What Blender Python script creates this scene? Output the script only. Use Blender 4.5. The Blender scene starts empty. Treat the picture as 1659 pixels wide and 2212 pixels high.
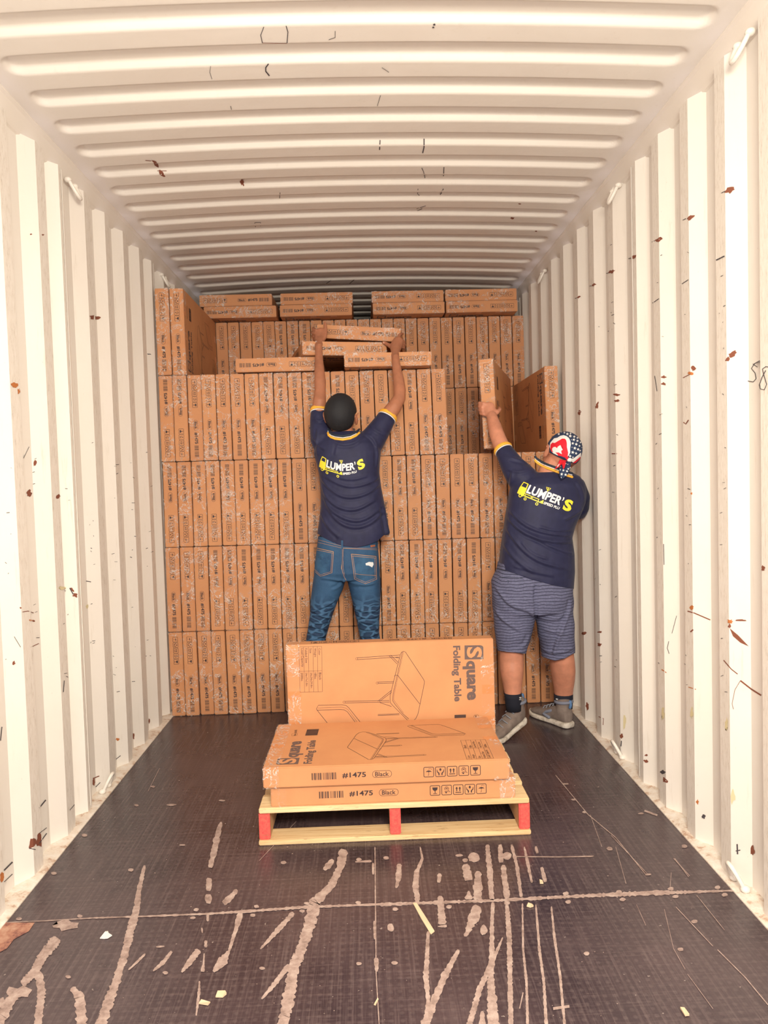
import bpy, bmesh, math, random
import numpy as np
from mathutils import Vector, Matrix, noise
from mathutils.bvhtree import BVHTree
random.seed(7)
SC = bpy.context.scene
COL = SC.collection
V = Vector

# ------------------------------------------------------------------ camera
F_PX, CX, CY = 1600.0, 829.5, 1106.0
CAM = V((0.0, 0.0, 1.348))          # container axis x = XC
XC = -0.010
dvec = V((-42.5, -68.0, 1600.0)).normalized()      # depth axis in image space
u_ = V((-0.030, -1.0, 0.0)); u_ = (u_ - dvec * u_.dot(dvec)).normalized()
r_ = dvec.cross(u_)
# columns: world X,Y,Z expressed in (right, down, forward)
Mw2c = Matrix((r_, dvec, u_)).transposed()
Mc2w = Mw2c.transposed()
cam = bpy.data.cameras.new('camera'); camo = bpy.data.objects.new('camera', cam)
COL.objects.link(camo)
cam.sensor_fit = 'HORIZONTAL'; cam.sensor_width = 36.0
cam.lens = 36.0 * F_PX / 1659.0
cam.clip_start = 0.02; cam.clip_end = 100
cx_, cy_, cz_ = Mc2w @ V((1, 0, 0)), Mc2w @ V((0, -1, 0)), Mc2w @ V((0, 0, -1))
m3 = Matrix((cx_, cy_, cz_)).transposed()
camo.matrix_world = Matrix.Translation(CAM) @ m3.to_4x4()
SC.camera = camo

def ray(px, py):
    return Mc2w @ V(((px - CX) / F_PX, (py - CY) / F_PX, 1.0))
def P(px, py, Y):
    d = ray(px, py); return CAM + d * (Y / d.y)
def PF(px, py, z=0.0):
    d = ray(px, py); return CAM + d * ((z - CAM.z) / d.z)
MW = np.array(Mw2c)
def to_px(co):
    c = (co - np.array(CAM)) @ MW.T
    return np.stack([CX + F_PX * c[:, 0] / c[:, 2], CY + F_PX * c[:, 1] / c[:, 2]], 1)

# ------------------------------------------------------------------ world, light, exposure
SC.view_settings.view_transform = 'Standard'
SC.view_settings.look = 'None'
SC.view_settings.gamma = 1.0
SC.view_settings.use_curve_mapping = False
SC.view_settings.exposure = 0.66
w = bpy.data.worlds.new('world'); SC.world = w; w.use_nodes = True
bg = w.node_tree.nodes['Background']
bg.inputs[0].default_value = (0.97, 0.885, 0.98, 1); bg.inputs[1].default_value = 1.18
def area(name, loc, target, size, sizey, power, color):
    l = bpy.data.lights.new(name, 'AREA'); l.shape = 'RECTANGLE'; l.size = size; l.size_y = sizey
    l.energy = power; l.color = color
    o = bpy.data.objects.new(name, l); COL.objects.link(o); o.location = loc
    o.rotation_euler = (V(target) - V(loc)).to_track_quat('-Z', 'Y').to_euler(); return o
dl = area('dock_light', (0.25, -0.12, 2.05), (0.0, 3.0, 0.6), 0.7, 0.5, 58, (1.0, 0.90, 0.72)); dl.data.spread = math.radians(150)

# ------------------------------------------------------------------ helpers
def link(o, parent=None):
    COL.objects.link(o)
    if parent is not None:
        o.parent = parent
        o.matrix_parent_inverse = parent.matrix_basis.inverted()
    return o
def mesh_obj(name, verts, faces, mats, parent=None, fm=None, smooth=False):
    me = bpy.data.meshes.new(name)
    me.from_pydata([tuple(v) for v in verts], [], faces)
    for m in (mats if isinstance(mats, (list, tuple)) else [mats]): me.materials.append(m)
    if fm is not None: me.polygons.foreach_set('material_index', fm)
    if smooth: me.polygons.foreach_set('use_smooth', [True] * len(me.polygons))
    me.update()
    return link(bpy.data.objects.new(name, me), parent)
def bm_obj(name, bm, mats, parent=None, smooth=False):
    me = bpy.data.meshes.new(name); bm.to_mesh(me); bm.free()
    for m in (mats if isinstance(mats, (list, tuple)) else [mats]): me.materials.append(m)
    if smooth: me.polygons.foreach_set('use_smooth', [True] * len(me.polygons))
    return link(bpy.data.objects.new(name, me), parent)
def empty(name, loc, rot=(0, 0, 0), parent=None):
    o = bpy.data.objects.new(name, None); o.empty_display_size = .05
    o.location = loc; o.rotation_euler = rot
    return link(o, parent)
def tag(o, label=None, cat=None, group=None, kind=None):
    for k, v in (('label', label), ('category', cat), ('group', group), ('kind', kind)):
        if v: o[k] = v
    return o
def lab(o, s): o['label'] = s; return o
def bm_box(bm, lo, hi, mi=0, bev=0.0):
    lo, hi = V(lo), V(hi)
    r = bmesh.ops.create_cube(bm, size=1.0)
    c, s = (lo + hi) / 2, hi - lo
    for v in r['verts']:
        v.co = V((v.co.x * s.x + c.x, v.co.y * s.y + c.y, v.co.z * s.z + c.z))
    fs = {f for v in r['verts'] for f in v.link_faces}
    if bev:
        es = {e for v in r['verts'] for e in v.link_edges}
        b = bmesh.ops.bevel(bm, geom=list(es), offset=bev, segments=2, affect='EDGES')
        fs = set(b['faces']) | {f for f in fs if f.is_valid}
        for f in bm.faces:
            pass
    for f in fs:
        if f.is_valid: f.material_index = mi
    return r

def frame_tube(pts, rad, n=12, cap=True, flat=None):
    """rounded tube through pts; rad list; flat=(axisvector, factor) squashes along an axis"""
    pts = [V(p) for p in pts]; k = len(pts)
    rad = list(rad) if hasattr(rad, '__len__') else [rad] * k
    P2, R2 = [], []
    t0 = (pts[1] - pts[0]).normalized(); t1 = (pts[-1] - pts[-2]).normalized()
    if cap:
        for a in (80, 50, 25):
            P2.append(pts[0] - t0 * rad[0] * math.sin(math.radians(a))); R2.append(rad[0] * math.cos(math.radians(a)))
    P2 += pts; R2 += rad
    if cap:
        for a in (25, 50, 80):
            P2.append(pts[-1] + t1 * rad[-1] * math.sin(math.radians(a))); R2.append(rad[-1] * math.cos(math.radians(a)))
    ref = V((0, 1, 0)) if abs(t0.y) < .9 else V((1, 0, 0))
    a = t0.cross(ref).normalized()
    verts, faces = [], []
    N = len(P2)
    for i in range(N):
        t = (P2[min(i + 1, N - 1)] - P2[max(i - 1, 0)]).normalized()
        a = (a - t * a.dot(t)).normalized(); b = t.cross(a)
        for j in range(n):
            th = 2 * math.pi * j / n
            o = (a * math.cos(th) + b * math.sin(th)) * R2[i]
            if flat: o = o - flat[0] * (o.dot(flat[0]) * (1 - flat[1]))
            verts.append(P2[i] + o)
    for i in range(N - 1):
        for j in range(n):
            j2 = (j + 1) % n
            faces.append((i * n + j, i * n + j2, (i + 1) * n + j2, (i + 1) * n + j))
    verts.append(P2[0]); verts.append(P2[-1]); c0, c1 = len(verts) - 2, len(verts) - 1
    for j in range(n):
        j2 = (j + 1) % n
        faces.append((c0, j2, j)); faces.append((c1, (N - 1) * n + j, (N - 1) * n + j2))
    return verts, faces
def loft(rings, n=32):
    """rings: (center, ax, ay, exponent) -> closed mesh"""
    verts, faces = [], []
    for c, ax, ay, ex in rings:
        for j in range(n):
            th = 2 * math.pi * j / n
            x, y = math.cos(th), math.sin(th)
            x = math.copysign(abs(x) ** (2 / ex), x); y = math.copysign(abs(y) ** (2 / ex), y)
            verts.append(c + ax * x + ay * y)
    N = len(rings)
    for i in range(N - 1):
        for j in range(n):
            j2 = (j + 1) % n
            faces.append((i * n + j, i * n + j2, (i + 1) * n + j2, (i + 1) * n + j))
    verts += [rings[0][0], rings[-1][0]]; c0, c1 = N * n, N * n + 1
    for j in range(n):
        j2 = (j + 1) % n
        faces.append((c0, j2, j)); faces.append((c1, (N - 1) * n + j, (N - 1) * n + j2))
    return verts, faces
def ellipsoid(c, ax, ay, az, n=24):
    verts, faces = [], []
    c, ax, ay, az = V(c), V(ax), V(ay), V(az)
    m = n // 2
    for i in range(1, m):
        ph = math.pi * i / m
        for j in range(n):
            th = 2 * math.pi * j / n
            verts.append(c + ax * (math.sin(ph) * math.cos(th)) + ay * (math.sin(ph) * math.sin(th)) + az * math.cos(ph))
    for i in range(m - 2):
        for j in range(n):
            j2 = (j + 1) % n
            faces.append((i * n + j, i * n + j2, (i + 1) * n + j2, (i + 1) * n + j))
    verts += [c + az, c - az]; a, b = len(verts) - 2, len(verts) - 1
    for j in range(n):
        j2 = (j + 1) % n
        faces.append((a, j2, j)); faces.append((b, (m - 2) * n + j, (m - 2) * n + j2))
    return verts, faces
def join(parts):
    vs, fs = [], []
    for v, f in parts:
        o = len(vs); vs += list(v); fs += [tuple(i + o for i in q) for q in f]
    return vs, fs
def union(parts, voxel, smooth=6, name='tmp'):
    """one continuous skin over overlapping closed shapes"""
    vs, fs = join(parts)
    me = bpy.data.meshes.new(name); me.from_pydata([tuple(v) for v in vs], [], fs); me.update()
    bm = bmesh.new(); bm.from_mesh(me); bmesh.ops.recalc_face_normals(bm, faces=bm.faces[:]); bm.to_mesh(me); bm.free()
    o = bpy.data.objects.new(name, me); COL.objects.link(o)
    m = o.modifiers.new('r', 'REMESH'); m.mode = 'VOXEL'; m.voxel_size = voxel
    if smooth:
        s = o.modifiers.new('s', 'SMOOTH'); s.factor = .5; s.iterations = smooth
    dg = bpy.context.evaluated_depsgraph_get(); dg.update()
    ev = o.evaluated_get(dg)
    res = bpy.data.meshes.new_from_object(ev)
    bpy.data.objects.remove(o); bpy.data.meshes.remove(me)
    return res
def finish(me, name, mats, parent):
    me.name = name
    me.materials.clear()
    for m in (mats if isinstance(mats, (list, tuple)) else [mats]): me.materials.append(m)
    me.polygons.foreach_set('use_smooth', [True] * len(me.polygons))
    return link(bpy.data.objects.new(name, me), parent)
def get_co(me):
    a = np.empty(len(me.vertices) * 3, dtype=np.float64); me.vertices.foreach_get('co', a); return a.reshape(-1, 3)
def get_no(me):
    a = np.empty(len(me.vertices) * 3, dtype=np.float64); me.vertices.foreach_get('normal', a); return a.reshape(-1, 3)
def set_co(me, a):
    me.vertices.foreach_set('co', a.reshape(-1)); me.update()
def bvh_of(objs):
    vs, fs = [], []
    for o in objs:
        off = len(vs); vs += [v.co.copy() for v in o.data.vertices]
        fs += [tuple(i + off for i in p.vertices) for p in o.data.polygons]
    return BVHTree.FromPolygons(vs, fs)

# ------------------------------------------------------------------ 2D art -> meshes
_tc = {}
def text2d(s, bold=0.0):
    k = (s, bold)
    if k not in _tc:
        c = bpy.data.curves.new('t', 'FONT'); c.body = s; c.size = 1.0; c.resolution_u = 3; c.offset = bold
        o = bpy.data.objects.new('t', c); COL.objects.link(o)
        dg = bpy.context.evaluated_depsgraph_get(); dg.update()
        me = bpy.data.meshes.new_from_object(o.evaluated_get(dg))
        vs = [(v.co.x, v.co.y) for v in me.vertices]; fs = [tuple(p.vertices) for p in me.polygons]
        bpy.data.objects.remove(o); bpy.data.curves.remove(c); bpy.data.meshes.remove(me)
        xs = [v[0] for v in vs]; ys = [v[1] for v in vs]
        _tc[k] = (vs, fs, min(xs), max(xs), min(ys), max(ys))
    return _tc[k]
class Art:
    def __init__(s): s.v, s.f, s.m, s.g, s.k = [], [], [], [], 0
    def add(s, vs, fs, m=0):
        o = len(s.v); s.v += [tuple(v) for v in vs]; s.g += [s.k % 60] * len(vs); s.k += 1
        for f in fs: s.f.append(tuple(i + o for i in f)); s.m.append(m)
    def poly(s, pts, m=0): s.add(pts, [tuple(range(len(pts)))], m)
    def rect(s, x0, y0, x1, y1, m=0): s.poly([(x0, y0), (x1, y0), (x1, y1), (x0, y1)], m)
    def disc(s, x, y, r, m=0, n=16, ry=None):
        ry = ry or r
        s.poly([(x + r * math.cos(2 * math.pi * i / n), y + ry * math.sin(2 * math.pi * i / n)) for i in range(n)], m)
    def stroke(s, pts, w, m=0, closed=False):
        """polyline with width(s), mitred"""
        n = len(pts); ws = w if hasattr(w, '__len__') else [w] * n
        L, R = [], []
        for i in range(n):
            if closed: a, b = pts[i - 1], pts[(i + 1) % n]
            else: a, b = pts[max(i - 1, 0)], pts[min(i + 1, n - 1)]
            dx, dy = b[0] - a[0], b[1] - a[1]; l = math.hypot(dx, dy) or 1
            nx, ny = -dy / l * ws[i] / 2, dx / l * ws[i] / 2
            L.append((pts[i][0] + nx, pts[i][1] + ny)); R.append((pts[i][0] - nx, pts[i][1] - ny))
        k = n if closed else n - 1
        s.add(L + R, [(i, (i + 1) % n, n + (i + 1) % n, n + i) for i in range(k)], m)
    def rrect(s, x0, y0, x1, y1, r, w, m=0):
        pts = []
        for cx, cy, a0 in ((x1 - r, y1 - r, 0), (x0 + r, y1 - r, 90), (x0 + r, y0 + r, 180), (x1 - r, y0 + r, 270)):
            for k in range(5):
                a = math.radians(a0 + 22.5 * k); pts.append((cx + r * math.cos(a), cy + r * math.sin(a)))
        s.stroke(pts, w, m, True)
    def text(s, t, org, ux, uy, m=0, bold=0.0, width=None, height=None):
        """fit the text box [0,width]x[0,height] on axes ux, uy (unit-ish vectors)"""
        vs, fs, x0, x1, y0, y1 = text2d(t, bold)
        sc = (height / (y1 - y0)) if height else 1; sx = (width / (x1 - x0)) if width else sc
        if not height: sc = sx
        out = []
        for x, y in vs:
            a, b = (x - x0) * sx, (y - y0) * sc
            out.append((org[0] + ux[0] * a + uy[0] * b, org[1] + ux[1] * a + uy[1] * b))
        s.add(out, fs, m)
def project_art(art, org, sc, bvh, off, cell, name, mats, parent, lift=None):
    """art in picture crop coordinates wrapped on the surface it lies on"""
    bm = bmesh.new()
    ly = bm.verts.layers.float.new('lay'); vs = []
    for (x, y), g_ in zip(art.v, art.g):
        nv = bm.verts.new((x, y, 0)); nv[ly] = g_; vs.append(nv)
    for f, m in zip(art.f, art.m):
        try:
            nf = bm.faces.new([vs[i] for i in f]); nf.material_index = m
        except ValueError: pass
    bmesh.ops.triangulate(bm, faces=bm.faces[:])
    xs = [v.co.x for v in bm.verts]; ys = [v.co.y for v in bm.verts]
    for ax, lo, hi in ((0, min(xs), max(xs)), (1, min(ys), max(ys))):
        t = lo + cell
        while t < hi:
            co = V((t, 0, 0)) if ax == 0 else V((0, t, 0)); no = V((1, 0, 0)) if ax == 0 else V((0, 1, 0))
            bmesh.ops.bisect_plane(bm, geom=bm.verts[:] + bm.edges[:] + bm.faces[:], plane_co=co, plane_no=no)
            t += cell
    bad = []
    matoff = [0.0] * 8
    for v in bm.verts:
        d = ray(org[0] + v.co.x / sc, org[1] + v.co.y / sc).normalized()
        h = bvh.ray_cast(CAM, d)
        if h[0] is None: bad.append(v); continue
        n = h[1] if h[1].dot(d) < 0 else -h[1]
        mi = max([f.material_index for f in v.link_faces] or [0])
        v.co = h[0] + n * (off + v[ly] * 8e-6 + (lift[mi] if lift else 0.0))
    bmesh.ops.delete(bm, geom=bad, context='VERTS')
    for f in bm.faces:
        if f.normal.dot(f.calc_center_median() - CAM) > 0: f.normal_flip()
    return bm_obj(name, bm, mats, parent)

# ------------------------------------------------------------------ materials
def mat(name, color=(.8, .8, .8), rough=.5, metal=0.0, spec=.5):
    m = bpy.data.materials.new(name); m.use_nodes = True
    b = m.node_tree.nodes['Principled BSDF']
    b.inputs['Base Color'].default_value = (*color, 1); b.inputs['Roughness'].default_value = rough
    b.inputs['Metallic'].default_value = metal; b.inputs['Specular IOR Level'].default_value = spec
    return m
class NT:
    def __init__(s, m): s.t = m.node_tree; s.n = s.t.nodes; s.l = s.t.links; s.b = s.n['Principled BSDF']
    def node(s, typ, **kw):
        n = s.n.new(typ)
        for k, v in kw.items():
            if k in n.bl_rna.properties.keys() if False else hasattr(n, k): setattr(n, k, v)
            else: n.inputs[k.replace('_', ' ')].default_value = v
        return n
    def link(s, a, b): s.l.new(a, b)
    def coord(s, scale=(1, 1, 1), which='Object'):
        tc = s.n.new('ShaderNodeTexCoord'); mp = s.n.new('ShaderNodeMapping')
        mp.inputs['Scale'].default_value = scale; s.link(tc.outputs[which], mp.inputs[0]); return mp.outputs[0]
    def noise(s, vec, scale, detail=4, rough=.55, dist=0.0):
        n = s.n.new('ShaderNodeTexNoise'); s.link(vec, n.inputs['Vector'])
        n.inputs['Scale'].default_value = scale; n.inputs['Detail'].default_value = detail
        n.inputs['Roughness'].default_value = rough; n.inputs['Distortion'].default_value = dist
        return n.outputs['Fac']
    def ramp(s, fac, stops):
        r = s.n.new('ShaderNodeValToRGB'); s.link(fac, r.inputs[0])
        e = r.color_ramp.elements
        while len(e) < len(stops): e.new(.5)
        for q, (p, c) in zip(e, stops):
            q.position = p; q.color = (*c, 1) if len(c) == 3 else c
        return r.outputs[0]
    def mix(s, fac, a, b, typ='MIX'):
        m = s.n.new('ShaderNodeMix'); m.data_type = 'RGBA'; m.blend_type = typ
        for sock, val in ((m.inputs[0], fac), (m.inputs[6], a), (m.inputs[7], b)):
            if isinstance(val, (int, float)): sock.default_value = val
            elif isinstance(val, tuple): sock.default_value = (*val, 1)
            else: s.link(val, sock)
        return m.outputs[2]
    def math(s, op, a, b=None):
        m = s.n.new('ShaderNodeMath'); m.operation = op
        for i, v in enumerate((a, b)):
            if v is None: continue
            if isinstance(v, (int, float)): m.inputs[i].default_value = v
            else: s.link(v, m.inputs[i])
        return m.outputs[0]
    def bump(s, h, strength, dist=.01):
        b = s.n.new('ShaderNodeBump'); b.inputs['Strength'].default_value = strength
        b.inputs['Distance'].default_value = dist; s.link(h, b.inputs['Height']); s.link(b.outputs[0], s.b.inputs['Normal'])
    def col(s, c): s.link(c, s.b.inputs['Base Color'])
def g3(v): return (v, v, v)

M = {}
def paint_material(name, grime=1.0):
    m = mat(name, (.74, .72, .68), .42); t = NT(m)
    v = t.coord()
    n1 = t.noise(v, 2.2, 5)
    c = t.ramp(n1, [(.3, (.83, .785, .73)), (.7, (.86, .825, .775))])
    vs = t.coord((9, 9, .9)); n2 = t.noise(vs, 3.5, 6, .7)
    f2 = t.ramp(n2, [(.60, g3(0)), (.74, g3(.5 * grime))])
    c = t.mix(f2, c, (.60, .53, .45))
    n3 = t.noise(t.coord((26, 26, 5)), 6, 3, .8)
    f3 = t.ramp(n3, [(.73, g3(0)), (.76, g3(.8 * grime))])
    c = t.mix(f3, c, (.33, .27, .23))
    t.col(c); t.bump(t.noise(v, 7, 3), .25, .01)
    return m
M['paint'] = paint_material('container_wall_paint')
M['roofpaint'] = paint_material('container_roof_paint', .35)
M['rail'] = mat('rail_paint', (.80, .75, .69), .42)
M['scuff'] = mat('scuffed_paint', (.62, .57, .50), .6)
t = NT(M['scuff']); n = t.noise(t.coord((30, 30, 6)), 4, 5, .8)
t.col(t.ramp(n, [(.32, (.58, .52, .46)), (.44, (.76, .71, .65)), (.62, (.82, .78, .73))]))
M['rust'] = mat('rust', (.22, .07, .04), .8)
M['orust'] = mat('orange_rust', (.50, .17, .05), .8)
M['mark'] = mat('black_scratch', (.07, .06, .07), .7)
M['sealant'] = mat('sealant_ledge', (.62, .50, .41), .7)
t = NT(M['sealant']); n = t.noise(t.coord(), 22, 6, .7)
t.col(t.ramp(n, [(.36, (.52, .36, .27)), (.45, (.74, .65, .56)), (.6, (.82, .77, .71))])); t.bump(n, .5, .01)

# floor: dark film-faced plywood
M['floor'] = mat('dark_plywood_floor', (.04, .03, .035), .34)
t = NT(M['floor']); v = t.coord()
n1 = t.noise(v, 1.6, 6, .6)
c = t.ramp(n1, [(.32, (.030, .020, .027)), (.68, (.078, .053, .060))])
n2 = t.noise(t.coord((30, .8, 1)), 4, 6, .75)
c = t.mix(t.ramp(n2, [(.48, g3(0)), (.78, g3(.6))]), c, (.20, .15, .15))
n3 = t.noise(t.coord((1.2, 26, 1)), 4, 6, .75)
c = t.mix(t.ramp(n3, [(.50, g3(0)), (.82, g3(.55))]), c, (.19, .14, .14))
n4 = t.noise(v, 60, 2, .6)
c = t.mix(t.ramp(n4, [(.72, g3(0)), (.75, g3(.7))]), c, (.42, .36, .33))
vo = t.n.new('ShaderNodeTexVoronoi'); t.link(t.coord((1, 1, 0)), vo.inputs['Vector']); vo.inputs['Scale'].default_value = 38
vo.inputs['Randomness'].default_value = .12
dots = t.ramp(vo.outputs['Distance'], [(.16, g3(1)), (.30, g3(0))])
sep = t.n.new('ShaderNodeSeparateXYZ'); t.link(v, sep.inputs[0])
near = t.ramp(t.math('MULTIPLY', sep.outputs[1], .25), [(.60, g3(1)), (.92, g3(.25))])
dm = t.math('MULTIPLY', dots, near)
c = t.mix(t.math('MULTIPLY', dm, .22), c, (.17, .13, .13))
t.col(c)
h = t.math('ADD', t.math('MULTIPLY', dm, .25), t.math('MULTIPLY', n2, .35))
t.bump(h, .22, .003)
t.link(t.ramp(n1, [(.3, g3(.20)), (.7, g3(.34))]), t.b.inputs['Roughness'])
M['worn'] = mat('worn_bare_plywood', (.36, .27, .24), .65)
t = NT(M['worn']); n = t.noise(t.coord(), 30, 5, .7)
t.col(t.ramp(n, [(.34, (.24, .17, .15)), (.5, (.38, .28, .25)), (.68, (.50, .40, .36))])); t.bump(n, .4, .003)
M['wornred'] = mat('reddish_bare_plywood', (.38, .16, .11), .7)
t = NT(M['wornred']); n = t.noise(t.coord(), 18, 5, .7)
t.col(t.ramp(n, [(.4, (.20, .08, .07)), (.52, (.40, .19, .13)), (.7, (.52, .33, .24))]))

# cardboard with crinkled clear tape and film
M['card'] = mat('kraft_cardboard', (.60, .29, .13), .62, spec=.35)
t = NT(M['card']); v = t.coord()
n1 = t.noise(v, 6, 4); oi = t.n.new('ShaderNodeObjectInfo')
c = t.ramp(n1, [(.3, (.570, .258, .116)), (.7, (.650, .312, .140))])
c = t.mix(t.math('MULTIPLY', oi.outputs['Random'], .30), c, (.50, .215, .100))
t.col(c)
t.bump(t.noise(t.coord((1, 1, 1)), 160, 2), .08, .002)
M['print'] = mat('brown_black_ink', (.045, .026, .028), .6)
M['printgrey'] = mat('brown_ink_block', (.125, .082, .075), .6)
M['tapeflap'] = mat('orange_tape_patch', (.62, .24, .085), .35)
M['wrap'] = mat('clear_stretch_film', (.9, .9, .9), .12)
t = NT(M['wrap'])
rnd = t.n.new('ShaderNodeObjectInfo')
vadd = t.n.new('ShaderNodeVectorMath'); vadd.operation = 'ADD'
t.link(t.coord(), vadd.inputs[0])
cmb = t.n.new('ShaderNodeCombineXYZ')
for i in range(3): t.link(t.math('MULTIPLY', rnd.outputs['Random'], 37.0 + 11 * i), cmb.inputs[i])
t.link(cmb.outputs[0], vadd.inputs[1]); pv = vadd.outputs[0]
nb = t.noise(pv, 24, 5, .62, 1.6)
cov = t.noise(pv, 5.5, 3, .6, .5)
rid = t.math('ABSOLUTE', t.math('SUBTRACT', t.noise(pv, 15, 4, .6, 2.2), .5))
line = t.ramp(rid, [(.0, g3(1)), (.027, g3(0))])  # crinkle glints painted as thin pale lines in the film's opacity
fac = t.math('MULTIPLY', line, t.ramp(cov, [(.45, g3(0)), (.53, g3(1))]))
painted_sheen = t.ramp(cov, [(.60, g3(0)), (.66, g3(.12))])  # patchy sheen painted as faint pale areas of film
fac = t.math('MAXIMUM', t.math('MULTIPLY', fac, .9), t.math('ADD', painted_sheen, .015))
t.bump(nb, .9, .02)
t.b.inputs['Base Color'].default_value = (.95, .86, .80, 1); t.b.inputs['Roughness'].default_value = .15; t.b.inputs['Specular IOR Level'].default_value = .9
t.link(fac, t.b.inputs['Alpha'])

def wood(name, c1, c2, scale=(2, 40, 40)):
    m = mat(name, c1, .75); t = NT(m); n = t.noise(t.coord(scale), 3, 6, .7)
    c = t.ramp(n, [(.3, c1), (.7, c2)])
    sp = t.noise(t.coord((5, 26, 26)), 2, 4, .75)
    c = t.mix(t.ramp(sp, [(.60, g3(0)), (.70, g3(.7))]), c, (.30, .16, .08))
    t.col(c); t.bump(n, .3, .004); return m
M['wood'] = wood('pallet_pine', (.60, .37, .17), (.88, .70, .42), (1.0, 22, 22))
M['woody'] = wood('pallet_stringer', (.46, .26, .14), (.66, .40, .22), (40, 2, 40))
M['redwood'] = wood('red_painted_wood', (.60, .045, .055), (.72, .15, .11), (30, 30, 30))

M['navy'] = mat('navy_polo_fabric', (.018, .020, .062), .62, spec=.3)
t = NT(M['navy']); t.b.inputs['Sheen Weight'].default_value = .08; n = t.noise(t.coord(), 25, 5)
t.col(t.ramp(n, [(.3, (.014, .016, .052)), (.7, (.022, .025, .074))])); t.bump(t.noise(t.coord(), 900, 2), .15, .001)
M['navyin'] = mat('dark_collar_lining', (.02, .03, .05), .7)
M['yellow'] = mat('yellow_print', (.93, .78, .05), .5)
M['orange'] = mat('orange_yellow_trim', (.90, .47, .05), .55)
M['white'] = mat('white_print', (.85, .85, .85), .5)
M['skin1'] = mat('tan_skin', (.43, .175, .098), .5)
M['skin2'] = mat('pink_skin', (.60, .26, .165), .5)
for k in ('skin1', 'skin2'):
    t = NT(M[k]); b = t.b; b.inputs['Subsurface Weight'].default_value = .12; b.inputs['Subsurface Radius'].default_value = (.02, .008, .004)
    b.inputs['Subsurface Scale'].default_value = .3
    base = tuple(b.inputs['Base Color'].default_value)[:3]
    n = t.noise(t.coord(), 28, 4); t.col(t.ramp(n, [(.3, tuple(x * .88 for x in base)), (.7, tuple(min(1, x * 1.1) for x in base))]))
M['nail'] = mat('fingernail', (.72, .42, .33), .3)
M['lip'] = mat('lips', (.42, .14, .11), .45)
M['eye'] = mat('eye_white', (.8, .78, .75), .2)
M['iris'] = mat('eye_dark', (.03, .02, .015), .2)
M['hair'] = mat('short_black_hair', (.014, .012, .016), .7)
t = NT(M['hair']); n = t.noise(t.coord(), 260, 3, .8); t.col(t.ramp(n, [(.3, (.004, .005, .008)), (.75, (.014, .015, .021))])); t.bump(n, .6, .002)
M['stubble'] = mat('faded_hair', (.11, .055, .040), .7)
M['denim'] = mat('blue_denim', (.03, .11, .21), .8)
t = NT(M['denim']); v = t.coord()
vo = t.n.new('ShaderNodeTexVoronoi'); vo.feature = 'DISTANCE_TO_EDGE'
wv = t.n.new('ShaderNodeVectorMath'); wv.operation = 'ADD'
dn = t.n.new('ShaderNodeTexNoise'); t.link(v, dn.inputs['Vector']); dn.inputs['Scale'].default_value = 9
sc_ = t.n.new('ShaderNodeVectorMath'); sc_.operation = 'SCALE'; sc_.inputs[3].default_value = .05
t.link(dn.outputs['Color'], sc_.inputs[0]); t.link(v, wv.inputs[0]); t.link(sc_.outputs[0], wv.inputs[1])
mp = t.n.new('ShaderNodeMapping'); mp.inputs['Scale'].default_value = (15, 11, 34); t.link(wv.outputs[0], mp.inputs[0])
t.link(mp.outputs[0], vo.inputs['Vector']); vo.inputs['Scale'].default_value = 1.0
cells = t.ramp(vo.outputs['Distance'], [(.06, g3(1)), (.17, g3(0))])
sp = t.n.new('ShaderNodeSeparateXYZ'); t.link(v, sp.inputs[0])
low = t.ramp(sp.outputs[2], [(.66, g3(1)), (.75, g3(0))])
n1 = t.noise(v, 8, 5); wash = t.ramp(n1, [(.35, (.011, .048, .130)), (.7, (.030, .098, .215))])
cellc = t.mix(cells, (.004, .022, .075), (.050, .135, .275))
c = t.mix(low, wash, cellc)
tw = t.noise(t.coord((700, 700, 160)), 1, 2); c = t.mix(.14, c, t.ramp(tw, [(.4, (.008, .04, .09)), (.6, (.07, .18, .29))]))
t.col(c)
hh = t.math('MULTIPLY', cells, low); t.bump(hh, .5, .006)
M['stitch'] = mat('tan_stitching', (.50, .27, .13), .7)
M['denimlt'] = mat('light_denim_fray', (.75, .78, .80), .9)
M['denimpk'] = mat('denim_pocket', (.035, .115, .225), .85)
t = NT(M['denimpk']); n = t.noise(t.coord(), 14, 5); t.col(t.ramp(n, [(.35, (.014, .055, .135)), (.65, (.036, .112, .225))]))
M['leather'] = mat('brown_leather_patch', (.35, .12, .06), .6)
M['shorts'] = mat('slate_blue_striped_fabric', (.10, .11, .20), .85)
t = NT(M['shorts']); v = t.coord(); sp = t.n.new('ShaderNodeSeparateXYZ'); t.link(v, sp.inputs[0])
n = t.noise(v, 5, 3); z = t.math('ADD', sp.outputs[2], t.math('MULTIPLY', n, .05))
fr = t.math('FRACT', t.math('MULTIPLY', z, 66.0))
ln = t.ramp(fr, [(.0, g3(1)), (.17, g3(1)), (.24, g3(0))])
base = t.ramp(t.noise(v, 120, 3), [(.3, (.100, .108, .195)), (.7, (.150, .160, .270))])
t.col(t.mix(ln, base, (.022, .024, .055)))
M['bandana'] = mat('navy_bandana', (.018, .040, .105), .8)
M['red'] = mat('bandana_red', (.72, .012, .03), .75)
M['sock'] = mat('black_sock', (.008, .010, .022), .85)
M['suede'] = mat('grey_suede', (.20, .16, .14), .85)
t = NT(M['suede']); n = t.noise(t.coord(), 30, 4); t.col(t.ramp(n, [(.3, (.17, .13, .115)), (.7, (.25, .205, .18))]))
M['greytex'] = mat('grey_textile', (.20, .22, .29), .85)
M['sole'] = mat('off_white_rubber', (.62, .57, .50), .6)
t = NT(M['sole']); n = t.noise(t.coord(), 40, 4); t.col(t.ramp(n, [(.35, (.42, .37, .31)), (.55, (.68, .63, .56))]))
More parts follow.
